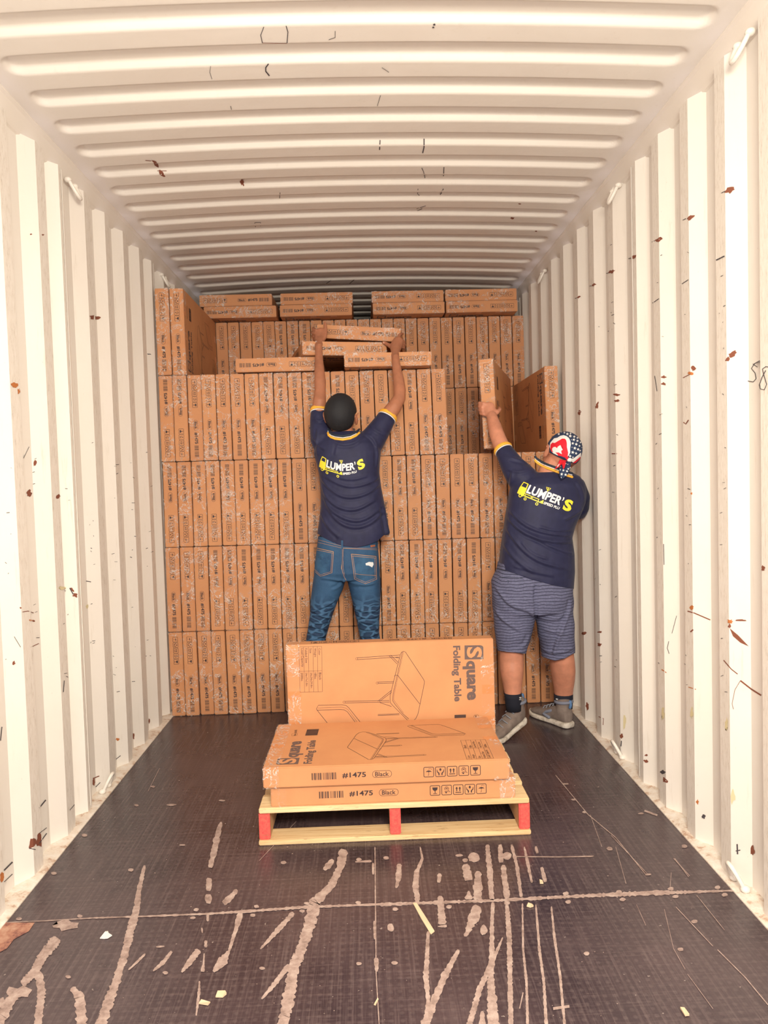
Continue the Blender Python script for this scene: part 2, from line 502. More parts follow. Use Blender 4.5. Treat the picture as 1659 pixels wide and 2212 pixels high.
M['bluetab'] = mat('blue_tab', (.09, .20, .40), .6)
M['lace'] = mat('grey_lace', (.25, .27, .32), .8)
M['whitesteel'] = mat('white_painted_steel', (.80, .76, .70), .4)
M['paper'] = mat('white_paper', (.8, .78, .76), .8)
M['chip'] = mat('wood_splinter', (.72, .54, .36), .8)

# ================================================================== the container
def wall(side, phase, name):
    """corrugated steel side; ridge faces scuffed"""
    s = -1 if side == 'left' else 1
    xin, xout = XC + s * 1.176, XC + s * 1.212
    prof = []                                   # (y, x, mat of segment starting here)
    ed = list(phase)                            # deep edges of the ridges, sheet joints included
    while ed[0] > -1: ed.insert(0, ed[0] - .272)
    while ed[-1] < 11: ed.append(ed[-1] + .272)
    for p_, y in zip(ed, ed[1:]):
        g = y - p_
        prof += [(p_ + .25 * g, xout, 0), (p_ + .5 * g, xout, 0), (y - .25 * g, xin, 1), (y, xin, 0)]
    prof = [p for p in prof if -0.75 < p[0] < 10.6]
    zs = [0.0, .02, .06, .12, .3, .6, .9, 1.2, 1.5, 1.8, 2.1, 2.4, 2.6, 2.645]
    verts, faces, fm = [], [], []
    for (yy, xx, mm) in prof:
        for z in zs: verts.append((xx, yy, z))
    nz = len(zs)
    for i in range(len(prof) - 1):
        for j in range(nz - 1):
            q = (i * nz + j, (i + 1) * nz + j, (i + 1) * nz + j + 1, i * nz + j + 1)
            faces.append(q if s < 0 else q[::-1]); fm.append(prof[i][2])
    o = mesh_obj(name, verts, faces, [M['paint'], M['scuff']], None, fm)
    o['kind'] = 'structure'
    return o
wl = wall('left', (2.34, 2.62, 2.915, 3.095, 3.395, 3.64, 3.91, 4.18, 4.40), 'wall_left')
wr = wall('right', (2.15, 2.417, 2.68, 2.94, 3.175, 3.474, 3.754, 4.03), 'wall_right')

# roof with embossed ribs (pressed upward, rounded ends)
def roof_z(x, y):
    xx = (x - XC)
    base = 2.728 + .034 * (1 - (xx / 1.19) ** 2)
    ph = (y - 2.27 - .085 + 100 * .209 + .052) % .209         # centre of channel at ph = .0
    if ph > .1045: ph -= .209
    # rounded rectangle, half sizes
    hx, hy, r = 1.125, .052, .045
    qx, qy = abs(xx) - (hx - r), abs(ph) - (hy - r)
    d = math.hypot(max(qx, 0), max(qy, 0)) + min(max(qx, qy), 0) - r
    tt = min(max((-d + .004) / .022, 0), 1)
    return base + .020 * tt * tt * (3 - 2 * tt)
xs = [-1.19, -1.18] + list(np.linspace(-1.17, -1.03, 18)) + list(np.linspace(-.98, .98, 15)) + list(np.linspace(1.03, 1.17, 18)) + [1.18, 1.19]
ys = list(np.arange(-.7, 6.4, .0087)) + list(np.arange(6.4, 10.6, .0209))
verts = [(x + XC, y, roof_z(x + XC, y)) for y in ys for x in xs]
nx = len(xs)
faces = [(i * nx + j, (i + 1) * nx + j, (i + 1) * nx + j + 1, i * nx + j + 1) for i in range(len(ys) - 1) for j in range(nx - 1)]
roof = mesh_obj('ceiling', verts, faces, M['roofpaint'], smooth=True); roof['kind'] = 'structure'

# floor boards
bm = bmesh.new()
bm_box(bm, (XC - 1.150, -.7, -.028), (XC + 1.150, 10.6, 0.0), 0)
floor = bm_obj('floor', bm, [M['floor'], M['worn'], M['wornred']]); floor['kind'] = 'structure'

# bottom ledges, top rails
tn = 0
for s in (-1, 1):
    verts, faces = [], []
    ysr = np.arange(-.7, 10.6, .05)
    for i, y in enumerate(ysr):
        wob = .006 * noise.noise(V((y * 5, s * 3, 0)))
        for x, z in ((1.150, -.028), (1.150, .004), (1.158, .007), (1.178 + wob, .010), (1.235, .016), (1.235, -.03)):
            verts.append((XC + s * x, y, z + (wob * .5 if 1.15 < x < 1.2 else 0)))
    for i in range(len(ysr) - 1):
        for j in range(5):
            q = (i * 6 + j, (i + 1) * 6 + j, (i + 1) * 6 + j + 1, i * 6 + j + 1)
            faces.append(q if s > 0 else q[::-1])
    tn += 1; o = mesh_obj('trim_%d' % tn, verts, faces, M['sealant']); o['kind'] = 'structure'
    # top rail: hollow section seen from inside + thin weld line
    verts, faces = [], []
    pr = [(1.235, 2.600), (1.214, 2.632), (1.205, 2.640), (1.200, 2.655), (1.190, 2.712), (1.183, 2.722), (1.183, 2.731), (1.235, 2.76)]
    for y in (-.7, 10.6):
        for x, z in pr: verts.append((XC + s * x, y, z))
    n = len(pr)
    for j in range(n - 1):
        q = (j, n + j, n + j + 1, j + 1); faces.append(q if s > 0 else q[::-1])
    tn += 1; o = mesh_obj('trim_%d' % tn, verts, faces, M['rail']); o['kind'] = 'structure'
# weld seams on the side walls (thin vertical strips)
for s, yy in ((-1, 3.075), (-1, 4.38), (1, 3.155), (1, 5.4)):
    bm = bmesh.new(); bm_box(bm, (XC + s * 1.180 - .006, yy, .02), (XC + s * 1.180 + .006, yy + .014, 2.64), 0, .002)
    tn += 1; o = bm_obj('trim_%d' % tn, bm, M['rail']); o['kind'] = 'structure'
# far end wall
verts, faces = [], []
x = -1.22; i = 0
prof = []
while x < 1.22:
    prof += [(x, 10.5), (x + .07, 10.5), (x + .14, 10.54), (x + .21, 10.54)]; x += .28
for a, b in prof: verts += [(XC + a, b, 0), (XC + a, b, 2.75)]
faces = [(2 * i, 2 * i + 1, 2 * i + 3, 2 * i + 2) for i in range(len(prof) - 1)]
o = mesh_obj('wall_back', verts, faces, M['paint']); o['kind'] = 'structure'

BV_ROOM = bvh_of([wl, wr, roof, floor] + [x for x in COL.objects if x.name.startswith('trim')])
BV_L, BV_R, BV_ROOF = bvh_of([wl]), bvh_of([wr]), bvh_of([roof])
class PlaneBV:
    def ray_cast(s, o, d):
        if d.z >= 0: return (None,) * 4
        t = -o.z / d.z; return (o + d * t, V((0, 0, 1)), 0, t)
BV_F = PlaneBV()

def blob(art, x, y, rx, ry, m=0, n=14, rough=.35, ang=0.0):
    pts = []
    for i in range(n):
        a = 2 * math.pi * i / n; k = 1 + random.uniform(-rough, rough)
        px, py = rx * k * math.cos(a), ry * k * math.sin(a)
        pts.append((x + px * math.cos(ang) - py * math.sin(ang), y + px * math.sin(ang) + py * math.cos(ang)))
    art.poly(pts, m)
def streak(art, pts, ws, m=0, step=7, rough=.22):
    P_, W_ = [], []
    for i in range(len(pts) - 1):
        a, b = pts[i], pts[i + 1]; l = math.hypot(b[0] - a[0], b[1] - a[1]); n = max(1, int(l / step))
        wa = ws[i] if hasattr(ws, '__len__') else ws; wb = ws[i + 1] if hasattr(ws, '__len__') else ws
        for k in range(n):
            t_ = k / n
            P_.append((a[0] + (b[0] - a[0]) * t_ + random.uniform(-1, 1) * .05 * wa, a[1] + (b[1] - a[1]) * t_))
            W_.append((wa + (wb - wa) * t_) * (1 + random.uniform(-rough, rough)))
    P_.append(pts[-1]); W_.append((ws[-1] if hasattr(ws, '__len__') else ws) * .7)
    W_[0] *= .6
    art.stroke(P_, W_, m)

# ---- floor wear, in half-pixel units of two floor views
A = Art()
LS = [([(625,140),(600,250),(590,330),(570,400),(540,520),(500,650),(465,740),(425,860)],[14,22,28,34,32,36,42,46]),
 ([(955,-45),(935,30),(930,60),(908,150)],[14,26,26,20]),([(905,195),(900,250)],[26,22]),([(900,265),(900,305)],[28,24]),
 ([(898,345),(898,382)],[14,10]),([(890,465),(888,495)],[14,12]),([(882,520),(880,560),(875,600)],[5,8,20]),
 ([(862,640),(860,690),(848,790)],[6,12,8]),([(872,410),(874,432)],[8,6]),
 ([(1485,70),(1470,150),(1430,230),(1360,300),(1345,370),(1310,480),(1270,580),(1250,700),(1215,860)],[44,30,30,44,52,46,44,52,46]),
 ([(1250,570),(1180,660),(1130,718)],[24,20,8]),([(860,505),(825,550),(785,602)],[26,30,10]),([(742,512),(705,560),(662,597)],[14,18,8]),
 ([(628,522),(590,560),(555,592)],[7,12,6]),([(1268,345),(1200,420),(1125,502)],[20,22,8]),
 ([(1025,245),(1000,275),(965,305)],[14,24,28]),([(250,455),(185,530),(150,600),(95,655)],[46,40,42,26]),
 ([(165,600),(180,680),(160,860)],[34,34,36]),([(62,700),(0,800),(-20,830)],[44,50,50]),([(310,668),(345,710),(355,860)],[24,40,52]),
 ([(1440,115),(1420,140),(1400,160)],[20,28,14]),([(775,52),(800,52)],[6,6]),([(675,493),(710,490)],[8,6]),
 ([(1620,60),(1622,300),(1625,610),(1640,860)],[4,5,4,4]),([(1618,380),(1620,460)],[12,10]),([(1625,540),(1628,600)],[22,12]),
 ([(1535,125),(1605,122)],[6,10]),([(1612,130),(1612,180)],[10,8])]
for p, wd in LS: streak(A, p, wd)
streak(A, [(1040,345),(1015,430),(990,510),(965,550),(922,600)], [26,18,10,40,14])
blob(A, 85, 690, 58, 26); blob(A, 280, 400, 50, 20, 0); blob(A, 10, 735, 18, 22)
A.poly([(-30,388),(60,388),(150,388),(125,425),(60,460),(30,500),(-30,530)], 1)
for x, y in ((565,160),(365,10),(232,175),(1225,128),(82,372),(345,360),(848,332),(832,367),(1108,318),(1092,356),(1325,305),(1305,338),(1548,302),(295,622),(1133,585),(715,605),(1550,565),(1550,115)):
    blob(A, x, y, 12, 7, 0, 10, .15)
streak(A, [(-20,389),(200,380),(400,368)], [3,4,5], 0, 12); streak(A, [(400,368),(650,360),(900,350),(1100,337),(1300,322),(1500,314),(1700,307)], [6,7,10,12,12,10,10], 0, 9, .35)
project_art(A, (0, 1800), 2.0, BV_F, .0012, 60, 'worn_patch', [M['worn'], M['wornred']], floor, [0, .0002])
A = Art()
RS = [([(155,60),(165,110),(140,170),(135,230),(145,300)],[6,10,20,28,20]),([(190,425),(185,530),(180,620),(190,720),(180,860)],[12,18,24,18,20]),
 ([(322,505),(260,620),(210,740),(165,860)],[18,30,32,44]),([(445,50),(455,150),(465,290)],[18,25,22]),([(470,300),(465,400),(465,520),(460,640),(474,860)],[14,18,22,30,56]),
 ([(512,452),(470,550),(410,680),(360,860)],[6,20,25,26]),([(500,50),(505,128)],[18,22]),([(515,138),(520,200),(532,282)],[20,26,24]),
 ([(530,308),(540,450),(548,860)],[18,24,20]),([(550,50),(575,150),(592,277)],[12,15,14]),([(597,305),(600,500),(615,650),(620,860)],[7,9,12,12]),
 ([(605,60),(620,130),(638,215)],[7,14,10]),([(655,310),(670,500),(690,650),(702,860)],[8,12,12,15]),([(680,148),(697,212)],[16,14]),([(655,58),(662,88)],[12,14]),
 ([(722,318),(735,450),(760,620),(782,860)],[8,11,11,12]),([(65,133),(62,190),(52,238)],[18,24,10]),([(240,175),(235,215)],[20,16]),
 ([(350,135),(365,205)],[26,44]),([(405,165),(405,230),(402,288)],[24,38,34]),([(365,250),(365,288)],[10,36]),([(242,272),(245,330),(252,395)],[22,28,34]),
 ([(405,315),(385,370),(350,448)],[36,44,14]),([(424,770),(424,850)],[14,34]),([(232,405),(270,402)],[6,14])]
for p, wd in RS: streak(A, p, wd)
for x, y, rx, ry in ((387,105,26,20),(530,100,20,16),(430,420,16,22),(28,410,14,18),(325,97,16,6)): blob(A, x, y, rx, ry, 0, 16, .12)
for p, w_ in (([(565,102),(750,104),(905,100)],4),([(1255,110),(1315,190)],3),([(980,10),(1140,180)],2.5),([(1440,505),(1560,625),(1680,770)],4),([(1260,320),(1420,490)],3),([(1350,270),(1470,420)],2.5),
   ([(1240,170),(1235,240)],2),([(1000,60),(1045,220)],2),([(1210,330),(1250,500),(1300,590)],2),([(1310,610),(1420,760)],2),([(1090,310),(1130,400)],2),([(585,760),(600,690)],5),([(730,760),(800,750)],12)):
    A.stroke(p, w_, 0)
for x, y in ((785,262),(795,298),(1015,255),(1030,288),(1238,242),(1258,275),(1440,235),(1470,268),(975,68),(1297,58),(23,310),(48,330),(280,320),(530,303),(8,108),(45,562),(875,522),(1280,503),(1340,382),(350,118)):
    blob(A, x, y, 13, 8, 0, 10, .15)
streak(A, [(-20,310),(0,309),(250,300),(500,291),(700,280)], [16,16,14,14,13], 0, 8, .4)
streak(A, [(700,280),(900,270),(1100,262),(1300,256),(1540,248)], [12,14,20,14,7], 0, 8, .4)
blob(A, 1190, 256, 70, 9, 0, 18, .4)
project_art(A, (830, 1800), 2.0, BV_F, .0012, 60, 'worn_patch', [M['worn']], floor)
# farther scratches
A = Art()
for x, y, rx in ((370,1739,12),(330,1700,5),(295,1740,5),(1385,1758,6),(1262,1755,5),(1316,1834,6),(1400,1890,7),(1222,1694,6),(1240,1728,6),(480,1730,7),(1370,1620,6)):
    blob(A, x, y, rx, 2.2, 0, 10, .2)
A.stroke([(1200,1675),(1270,1760),(1330,1810),(1395,1890)], 1.6); A.stroke([(1275,1760),(1300,1830)], 1.0); A.stroke([(1455,1855),(1490,1893)], 1.5)
A.stroke([(345,1660),(320,1710)], 1); A.stroke([(640,1775),(560,1860)], 1); A.stroke([(1392,1752),(1420,1762)], 4); A.stroke([(1200,1852),(1280,1851)], 2)
streak(A, [(478,1776),(470,1800)], [4,12])
for i in range(70):
    x, y = random.uniform(150, 1450), random.uniform(1620, 2200)
    if abs(x - 787) < (y - 1040) * 1.05: A.disc(x, y, random.uniform(.8, 1.8), 0, 5, random.uniform(.5, 1.0))
project_art(A, (0, 0), 1.0, BV_F, .0014, 80, 'worn_patch', [M['worn']], floor)

# ---- paint chips, rust and scratches
def marks(lst, bv, parent):
    A = Art()
    for q in lst:
        if q[0] == 'b': blob(A, q[1], q[2], q[3], q[4], q[5], 14, .38, q[6] if len(q) > 6 else 0)
        elif q[0] == 's': A.stroke(q[1], q[2], q[3])
        elif q[0] == 'p': A.poly(q[1], q[2])
    return project_art(A, (0, 0), 1.0, bv, .0012, 9, 'paint_chip', [M['rust'], M['orust'], M['mark'], M['yellowdirt']], parent, [0, .0002, .0004, .0003])
M['yellowdirt'] = mat('yellow_smudge', (.72, .64, .40), .7)
RM = []
for x, y, r in ((1577,411,10),(1492,470,9),(1423,518,8),(1370,555,6.5),(1322,587,6.5),(1283,615,5),(1250,642,4)):
    RM += [('b', x, y, r, r * .55, 0, -.4), ('s', [(x - r, y + 2), (x - r * 1.8, y + r * .6)], 1.4, 2)]
RM += [('b',1582,765,9,5,0,-.6),('b',1572,776,4,6,0,.6),('b',1498,796,5,5,0),('b',1492,806,7,3,1,.2),('s',[(1476,816),(1492,808)],1.5,0),
 ('b',1434,814,5,3,0),('b',1434,829,5,3.4,0),('s',[(1415,812),(1420,845)],1.2,2),('b',1333,853,7,2.4,0),('b',1333,866,6,3,0),('b',1290,876,3,7,0,.2),
 ('s',[(1477,912),(1482,916),(1488,907)],2.2,0),('b',1494.5,1066,2,2.5,1),('s',[(1548,562),(1566,553)],2.4,2),('s',[(1474,613),(1488,604)],1.4,2),('s',[(1410,655),(1424,645)],1.4,2),
 ('s',[(1314,716),(1323,711)],1.2,2),('b',1252,892,3,5,0,.2),('s',[(1322,980),(1333,980)],2,0),('s',[(1434,1175),(1435,1220)],1.4,2),
 ('b',1649,1227,4,5,0),('b',1495,1313,4,5,1),('s',[(1486,1320),(1500,1324),(1535,1339)],2.2,0),('b',1577,1342,6,4,1),('b',1577,1352,3,5,0),
 ('p',[(1577,1357),(1595,1372),(1618,1396),(1600,1388),(1584,1374)],0),('b',1601,1340,11,2,0),('s',[(1564,1426),(1580,1445),(1594,1456)],1.8,0),
 ('s',[(1600,1470),(1623,1488),(1645,1502)],3,0),('s',[(1600,1470),(1588,1490),(1582,1520),(1585,1532)],1,0),('b',1627,1838,4,11,0),('s',[(1593,1823),(1594,1845)],3,2),('s',[(1590,1838),(1600,1836)],2,2),
 ('b',1433,1542,3,14,3),('b',1495,1540,3,13,3),('b',1570,1565,3,12,3),('b',1350,1560,3,16,3),('b',1583,1720,5,14,3),('s',[(1430,1446),(1440,1453)],2,1),('s',[(1488,1484),(1504,1489)],1.6,1),
 ('b',1396,1644,5,3,0),('b',1396,1631,3,2,0),('b',1343,1590,3,5,0),('s',[(1343,1600),(1342,1612)],2,2),('s',[(1294,1548),(1304,1552),(1303,1566)],1.4,0),('b',1269,1525,3,9,0),('s',[(1462,1330),(1452,1368)],1,2),
 ('s',[(1445,1385),(1442,1400),(1446,1412)],1.2,2),('b',1433,1668,5,4,2),('b',1437,1685,6,4,0,.6),('b',1507,1732,3,5,1),('b',1520,1763,4,5,2),('s',[(1498,1360),(1492,1365)],3,0),('b',1262,1368,5,3,0),('b',1296,1392,5,3,0),('b',1296,1365,5,2,0)]
for i in range(55):
    x = random.choice([1555, 1480, 1418, 1285, 1320]) + random.uniform(-2, 12); y = random.uniform(520, 1500)
    RM.append(('s', [(x, y), (x + random.uniform(1, 6), y + random.uniform(-3, 3))], random.uniform(.6, 1.3), 2))
marks(RM, BV_R, wr)
LM = [('b',205,686,11,4,0,.1),('b',32,832,8,5,1),('b',40,845,3,5,1),('b',155,1274,5,3,0,.9),('b',162,1286,5,4,0,.3),('s',[(150,1270),(158,1284)],2.2,2),('b',29,1432,3,4,0),('b',44,1313,2,2,0),
 ('s',[(48,1322),(60,1320),(72,1324)],1.5,0),('b',66,1340,4,2,1),('b',72,1341,3,2,0),('b',70,1820,6,12,0,.3),('b',84,1815,6,13,0),('s',[(84,1822),(100,1800)],2,2),('s',[(84,1800),(100,1788)],1.4,2),
 ('s',[(62,1832),(76,1835)],1.6,2),('b',4,1895,4,9,1),('s',[(8,1880),(26,1862)],3,2),('s',[(8,1905),(26,1888)],1.6,2),('b',62,1065,5,7,0),('b',125,1072,4,5,0),('b',75,1000,3,7,0),('b',67,506,2.5,1.5,0),('b',92,507,2.5,1.5,0),
 ('s',[(62,965),(50,990)],1,2),('s',[(30,1375),(44,1398)],1,2),('s',[(66,1398),(83,1390)],1.4,0),('s',[(138,1470),(136,1495)],1.6,2),('s',[(84,1745),(98,1728)],2.6,2),('b',202,1690,2.5,9,0),('s',[(200,1682),(214,1676)],2,0),('s',[(206,1700),(216,1690)],1.5,2),
 ('s',[(250,1640),(260,1632)],1.4,2),('b',288,1590,2,6,0),('b',322,1558,1.5,5,0),('s',[(150,1750),(160,1738)],1.2,2),('b',254,1597,4,3,1),('s',[(185,1255),(196,1257)],1.5,2),('b',188,1310,3,4,3),('b',135,1270,8,4,3),('b',322,765,4,1,2),
 ('s',[(0,1600),(3,1570)],2,2)]
for i in range(60):
    x = random.choice([15, 70, 140, 195, 245, 285, 318]) + random.uniform(-5, 8); y = random.uniform(950, 1500)
    LM.append(('s', [(x, y), (x + random.uniform(1, 7), y + random.uniform(-3, 3))], random.uniform(.6, 1.3), 2))
marks(LM, BV_L, wl)
CM = [('b',336,352,10,4,0,.8),('b',350,375,8,4,0,.9),('s',[(340,369),(360,369)],1.4,0),('s',[(314,346),(326,347)],1.4,0),('b',523,394,4,7,0,-.2),('b',1122,440,3,1.2,0),('b',1107,471,4,2,0),('b',1158,499,2,1.2,0),
 ('s',[(580,137),(574,145),(574,153),(582,163)],2.6,2),('s',[(570,57),(563,75),(567,92)],1.5,2),('s',[(618,55),(622,68),(620,92)],1.7,2),('s',[(567,92),(620,93)],1.0,0),('s',[(724,66),(724,80),(710,85)],1.2,2),
 ('s',[(455,142),(453,155),(458,170)],.9,2),('s',[(498,228),(500,236)],1,2),('s',[(821,302),(820,323)],2.2,2),('s',[(916,299),(916,317),(913,330)],2.4,2),('s',[(911,362),(915,370),(918,384)],1.2,2),('s',[(959,360),(958,380)],1.6,2),
 ('s',[(903,407),(902,418),(906,422)],1.2,2),('s',[(958,407),(951,420)],1.6,2),('s',[(920,444),(900,450),(902,455),(912,450)],1,2),('s',[(550,480),(552,490)],1,2),('s',[(551,480),(563,480),(563,488)],1,2),('s',[(605,415),(604,428)],1.2,2),
 ('b',938,52,2.5,2,2),('b',936,58,2,1.5,2),('s',[(822,205),(815,228)],1,2),('s',[(825,145),(840,155)],1,2),('s',[(715,605),(705,612)],1.2,2),('s',[(765,604),(755,612)],1.2,2)]
marks(CM, BV_ROOF, roof)
# handwritten number on the right wall
A = Art()
A.stroke([(1642,779),(1630,786),(1624,796),(1632,806),(1634,818),(1628,825),(1616,823)], 1.6, 2); A.stroke([(1627,786),(1637,793)], 1.4, 2)
A.stroke([(1664,793),(1655,792),(1648,797),(1651,810),(1657,830),(1652,842),(1643,840),(1641,832),(1647,815),(1655,800)], 1.6, 2)
project_art(A, (0, 0), 1.0, BV_R, .0015, 9, 'handwritten_number', [M['rust'], M['orust'], M['mark']], wr)

# ---- lashing rings
def lash(Y, s, top, label):
    z = 2.628 if top else .022
    base = V((XC + s * (1.182 if top else 1.178), Y, z))
    o = empty('lashing_ring', base)
    tag(o, label, 'ring', 'welded steel lashing rings')
    dz = -1 if top else 1
    pts = []
    for k in range(11):
        a = math.pi * k / 10
        pts.append(V((-s * (.030 * math.sin(a) + .004), -.035 * math.cos(a), dz * (.062 * math.sin(a)))) + base)
    v, f = frame_tube(pts, .0075, 10)
    mesh_obj('ring_bar', v, f, M['whitesteel'], o, smooth=True)
    for q in (-1, 1):
        v, f = ellipsoid(base + V((0, q * .036, dz * -.002)), (.016, 0, 0), (0, .016, 0), (0, 0, .012), 12)
        mesh_obj('weld_bead', v, f, M['whitesteel'], o, smooth=True)
lash(2.24, 1, True, 'white lashing ring under the roof rail in the top right corner, nearest one')
lash(3.37, 1, True, 'white lashing ring under the right roof rail, middle of the three')
lash(4.72, 1, True, 'white lashing ring under the right roof rail, deepest of the three')
lash(3.20, -1, True, 'white lashing ring under the left roof rail, nearer of the two')
lash(4.62, -1, True, 'white lashing ring under the left roof rail, just above the two topmost cartons')
lash(3.26, -1, False, 'white lashing ring at the foot of the left wall')
lash(3.42, 1, False, 'white lashing ring at the foot of the right wall, level with the pallet')
lash(2.30, 1, False, 'white lashing ring at the foot of the right wall, at the edge of the photo')

# ================================================================== cartons
L_, W_, T_ = .916, .492, .0770
A = Art()      # big face art, x right, y up, origin at face centre
K = .000597
def fa(x, y):
    p = ((x - 40) - .035 * (y - 118)) * K; q = (y - 118 + .028 * (x - 40)) * K
    return (p - L_ / 2, W_ / 2 - q)
lw = .0019
def sl(pts, w=lw): A.stroke([fa(*p) for p in pts], w, 0)
sl([(885,190),(893,175),(907,168),(922,173),(1058,378),(1065,392),(1064,408),(1018,635),(1002,670),(975,690),(940,680),(895,635),(832,572),(812,548),(810,500),(885,190)])
sl([(900,172),(833,485),(830,535),(850,565),(905,632),(950,672)]); sl([(908,172),(840,490),(838,530),(912,628)], .001)
sl([(868,348),(1030,560)]); sl([(840,352),(850,345),(868,348)])
for a, b in (((880,195),(565,214)),((876,210),(566,228)),((835,392),(718,396)),((833,403),(718,407)),((805,533),(474,537)),((806,545),(474,549)),((800,198),(862,262)),((812,195),(870,252)),
             ((820,458),(720,538)),((822,472),(732,540)),((735,548),(822,578)),((880,640),(720,645)),((880,632),(720,637)),((845,212),(878,218))): sl([a, b])
for x, y in ((562,221),(714,402),(470,543)): A.stroke([(fa(x, y)[0] + .005 * math.cos(k * .9), fa(x, y)[1] + .005 * math.sin(k * .9)) for k in range(7)], .0012, 0, True)
sl([(266,592),(280,565),(455,562),(485,568),(505,585),(660,780),(650,800),(440,800),(420,790),(272,602),(266,592)])
sl([(272,602),(440,597),(470,600),(495,615),(630,795)]); sl([(276,585),(450,580),(480,586),(500,600),(640,788)], .001)
# spec table
for a, b in (((135,132),(303,127)),((145,467),(311,464)),((140,312),(308,308)),((135,132),(145,467)),((170,131),(179,466)),((205,130),(212,465)),((240,129),(245,465)),((272,128),(278,464)),((303,127),(311,464))): sl([a, b], .0011)
DN, RT = (0, -1), (1, 0)
def vtext(s, x, y, h=None, wd=None, bold=0.0, m=0):
    """text reading downwards; x,y crop position of its start on the baseline"""
    A.text(s, fa(x, y), DN, RT, m, bold, wd * K if wd else None, h * K if h else None)
for s, x, wd in (('Color', 279, 52), ('Weight', 243, 66), ('Size', 213, 36), ('Folded Size', 180, 108), ('Load Capacity', 146, 138)): vtext(s, x, 142, None, wd)
for s, x, wd in (('Black', 283, 55), ('18lbs.', 249, 50), ('34x34x29.8in.', 219, 118), ('34x17x2.8in.', 184, 105), ('200lbs.', 150, 65)): vtext(s, x, 322, None, wd)
# title
pts = [fa(1360, 127), fa(1478, 126), fa(1492, 130), fa(1500, 140), fa(1502, 230), fa(1362, 232)]
A.poly(pts, 1)
A.text('S', fa(1376, 140), DN, RT, 2, .035, 82 * K, 112 * K)
A.text('quare', fa(1345, 243), DN, RT, 1, .045, 294 * K, 94 * K)
A.text('Folding Table', fa(1258, 130), DN, RT, 1, .035, 416 * K, 70 * K)
xq = 645
for k, (o_, w2) in enumerate(((0,5),(8,2),(13,7),(24,3),(31,2),(37,8),(49,2),(55,3),(62,2),(68,6),(79,3),(86,3),(92,8),(104,2),(110,5),(120,4))):
    x0, y0 = fa(1290, xq + o_); x1, y1 = fa(1375, xq + o_ + w2); A.rect(x0, y0, x1, y1, 0)
vtext('#1475', 1440, 705, None, 62, .02)
vtext('Black', 1441, 650, None, 42, .01)
x0, y0 = fa(1432, 645); x1, y1 = fa(1472, 697); A.rrect(min(x0, x1), min(y0, y1), max(x0, x1), max(y0, y1), .008, .001, 0)
BIG = A
def icon(A, k, x, y, s):
    """k: 0 umbrella 1 hands 2 arrows 3 sun 4 glass; x,y lower-left, s size"""
    A.rrect(x, y, x + s, y + s, s * .12, s * .065)
    q = lambda a, b: (x + a * s, y + b * s)
    if k == 0:
        A.poly([q(.18, .50), q(.30, .62), q(.50, .68), q(.70, .62), q(.82, .50), q(.66, .53), q(.5, .50), q(.34, .53)])
        A.stroke([q(.5, .5), q(.5, .2), q(.45, .15), q(.40, .2)], s * .04)
        for a, b in ((.5, .78), (.62, .82), (.74, .76)): A.stroke([q(a, b), q(a + .06, b + .08)], s * .045)
    elif k == 1:
        A.poly([q(.5, .55), q(.62, .68), q(.56, .85), q(.44, .85), q(.38, .68)])
        for m_ in (1, -1):
            c = lambda a, b: q(.5 + m_ * a, b)
            A.stroke([c(.34, .72), c(.32, .5), c(.16, .34), c(.15, .14)], [s * .05, s * .09, s * .13, s * .13])
    elif k == 2:
        for m_ in (.34, .66):
            A.poly([q(m_ - .13, .60), q(m_ + .13, .60), q(m_, .82)]); A.rect(x + (m_ - .05) * s, y + .34 * s, x + (m_ + .05) * s, y + .62 * s)
        A.rect(x + .2 * s, y + .18 * s, x + .8 * s, y + .26 * s)
    elif k == 3:
        A.disc(x + .5 * s, y + .64 * s, s * .07, 0, 8)
        for j in range(9):
            a = math.pi * (-.15 + 1.3 * j / 8); A.stroke([q(.5 + .12 * math.cos(a), .64 + .12 * math.sin(a)), q(.5 + .26 * math.cos(a), .64 + .26 * math.sin(a))], s * .045)
        A.stroke([q(.28, .30), q(.42, .40), q(.58, .36), q(.66, .28)], s * .05); A.disc(x + .44 * s, y + .24 * s, s * .09, 0, 8); A.stroke([q(.6, .5), q(.86, .26)], s * .05)
    else:
        A.poly([q(.22, .82), q(.78, .82), q(.74, .58), q(.60, .46), q(.40, .46), q(.26, .58)])
        A.rect(x + .46 * s, y + .22 * s, x + .54 * s, y + .48 * s); A.rect(x + .30 * s, y + .14 * s, x + .70 * s, y + .20 * s)
BARS = ((0, .04), (.07, .015), (.11, .05), (.19, .02), (.25, .035), (.31, .02), (.35, .045), (.46, .012), (.49, .012), (.53, .012), (.57, .012), (.61, .03), (.66, .03), (.74, .03), (.82, .05), (.89, .02), (.93, .015), (.97, .03))
def barcode(A, x0, x1, y0, y1):
    for a, w2 in BARS: A.rect(x0 + a * (x1 - x0), y0, x0 + (a + w2) * (x1 - x0), y1)
def long_art(rev):
    A = Art(); o = -L_ / 2
    barcode(A, o + .180, o + .270, -.013, .013)
    A.text('#1475', (o + .293, -.0105), (1, 0), (0, 1), 0, .022, .088, .021)
    A.text('Black', (o + .415, -.0085), (1, 0), (0, 1), 0, .012, .051, .017)
    A.rrect(o + .405, -.0125, o + .476, .0125, .0115, .0014)
    for i in range(5): icon(A, (4 - i) if rev else i, o + .596 + .0436 * i, -.018, .0365)
    return A
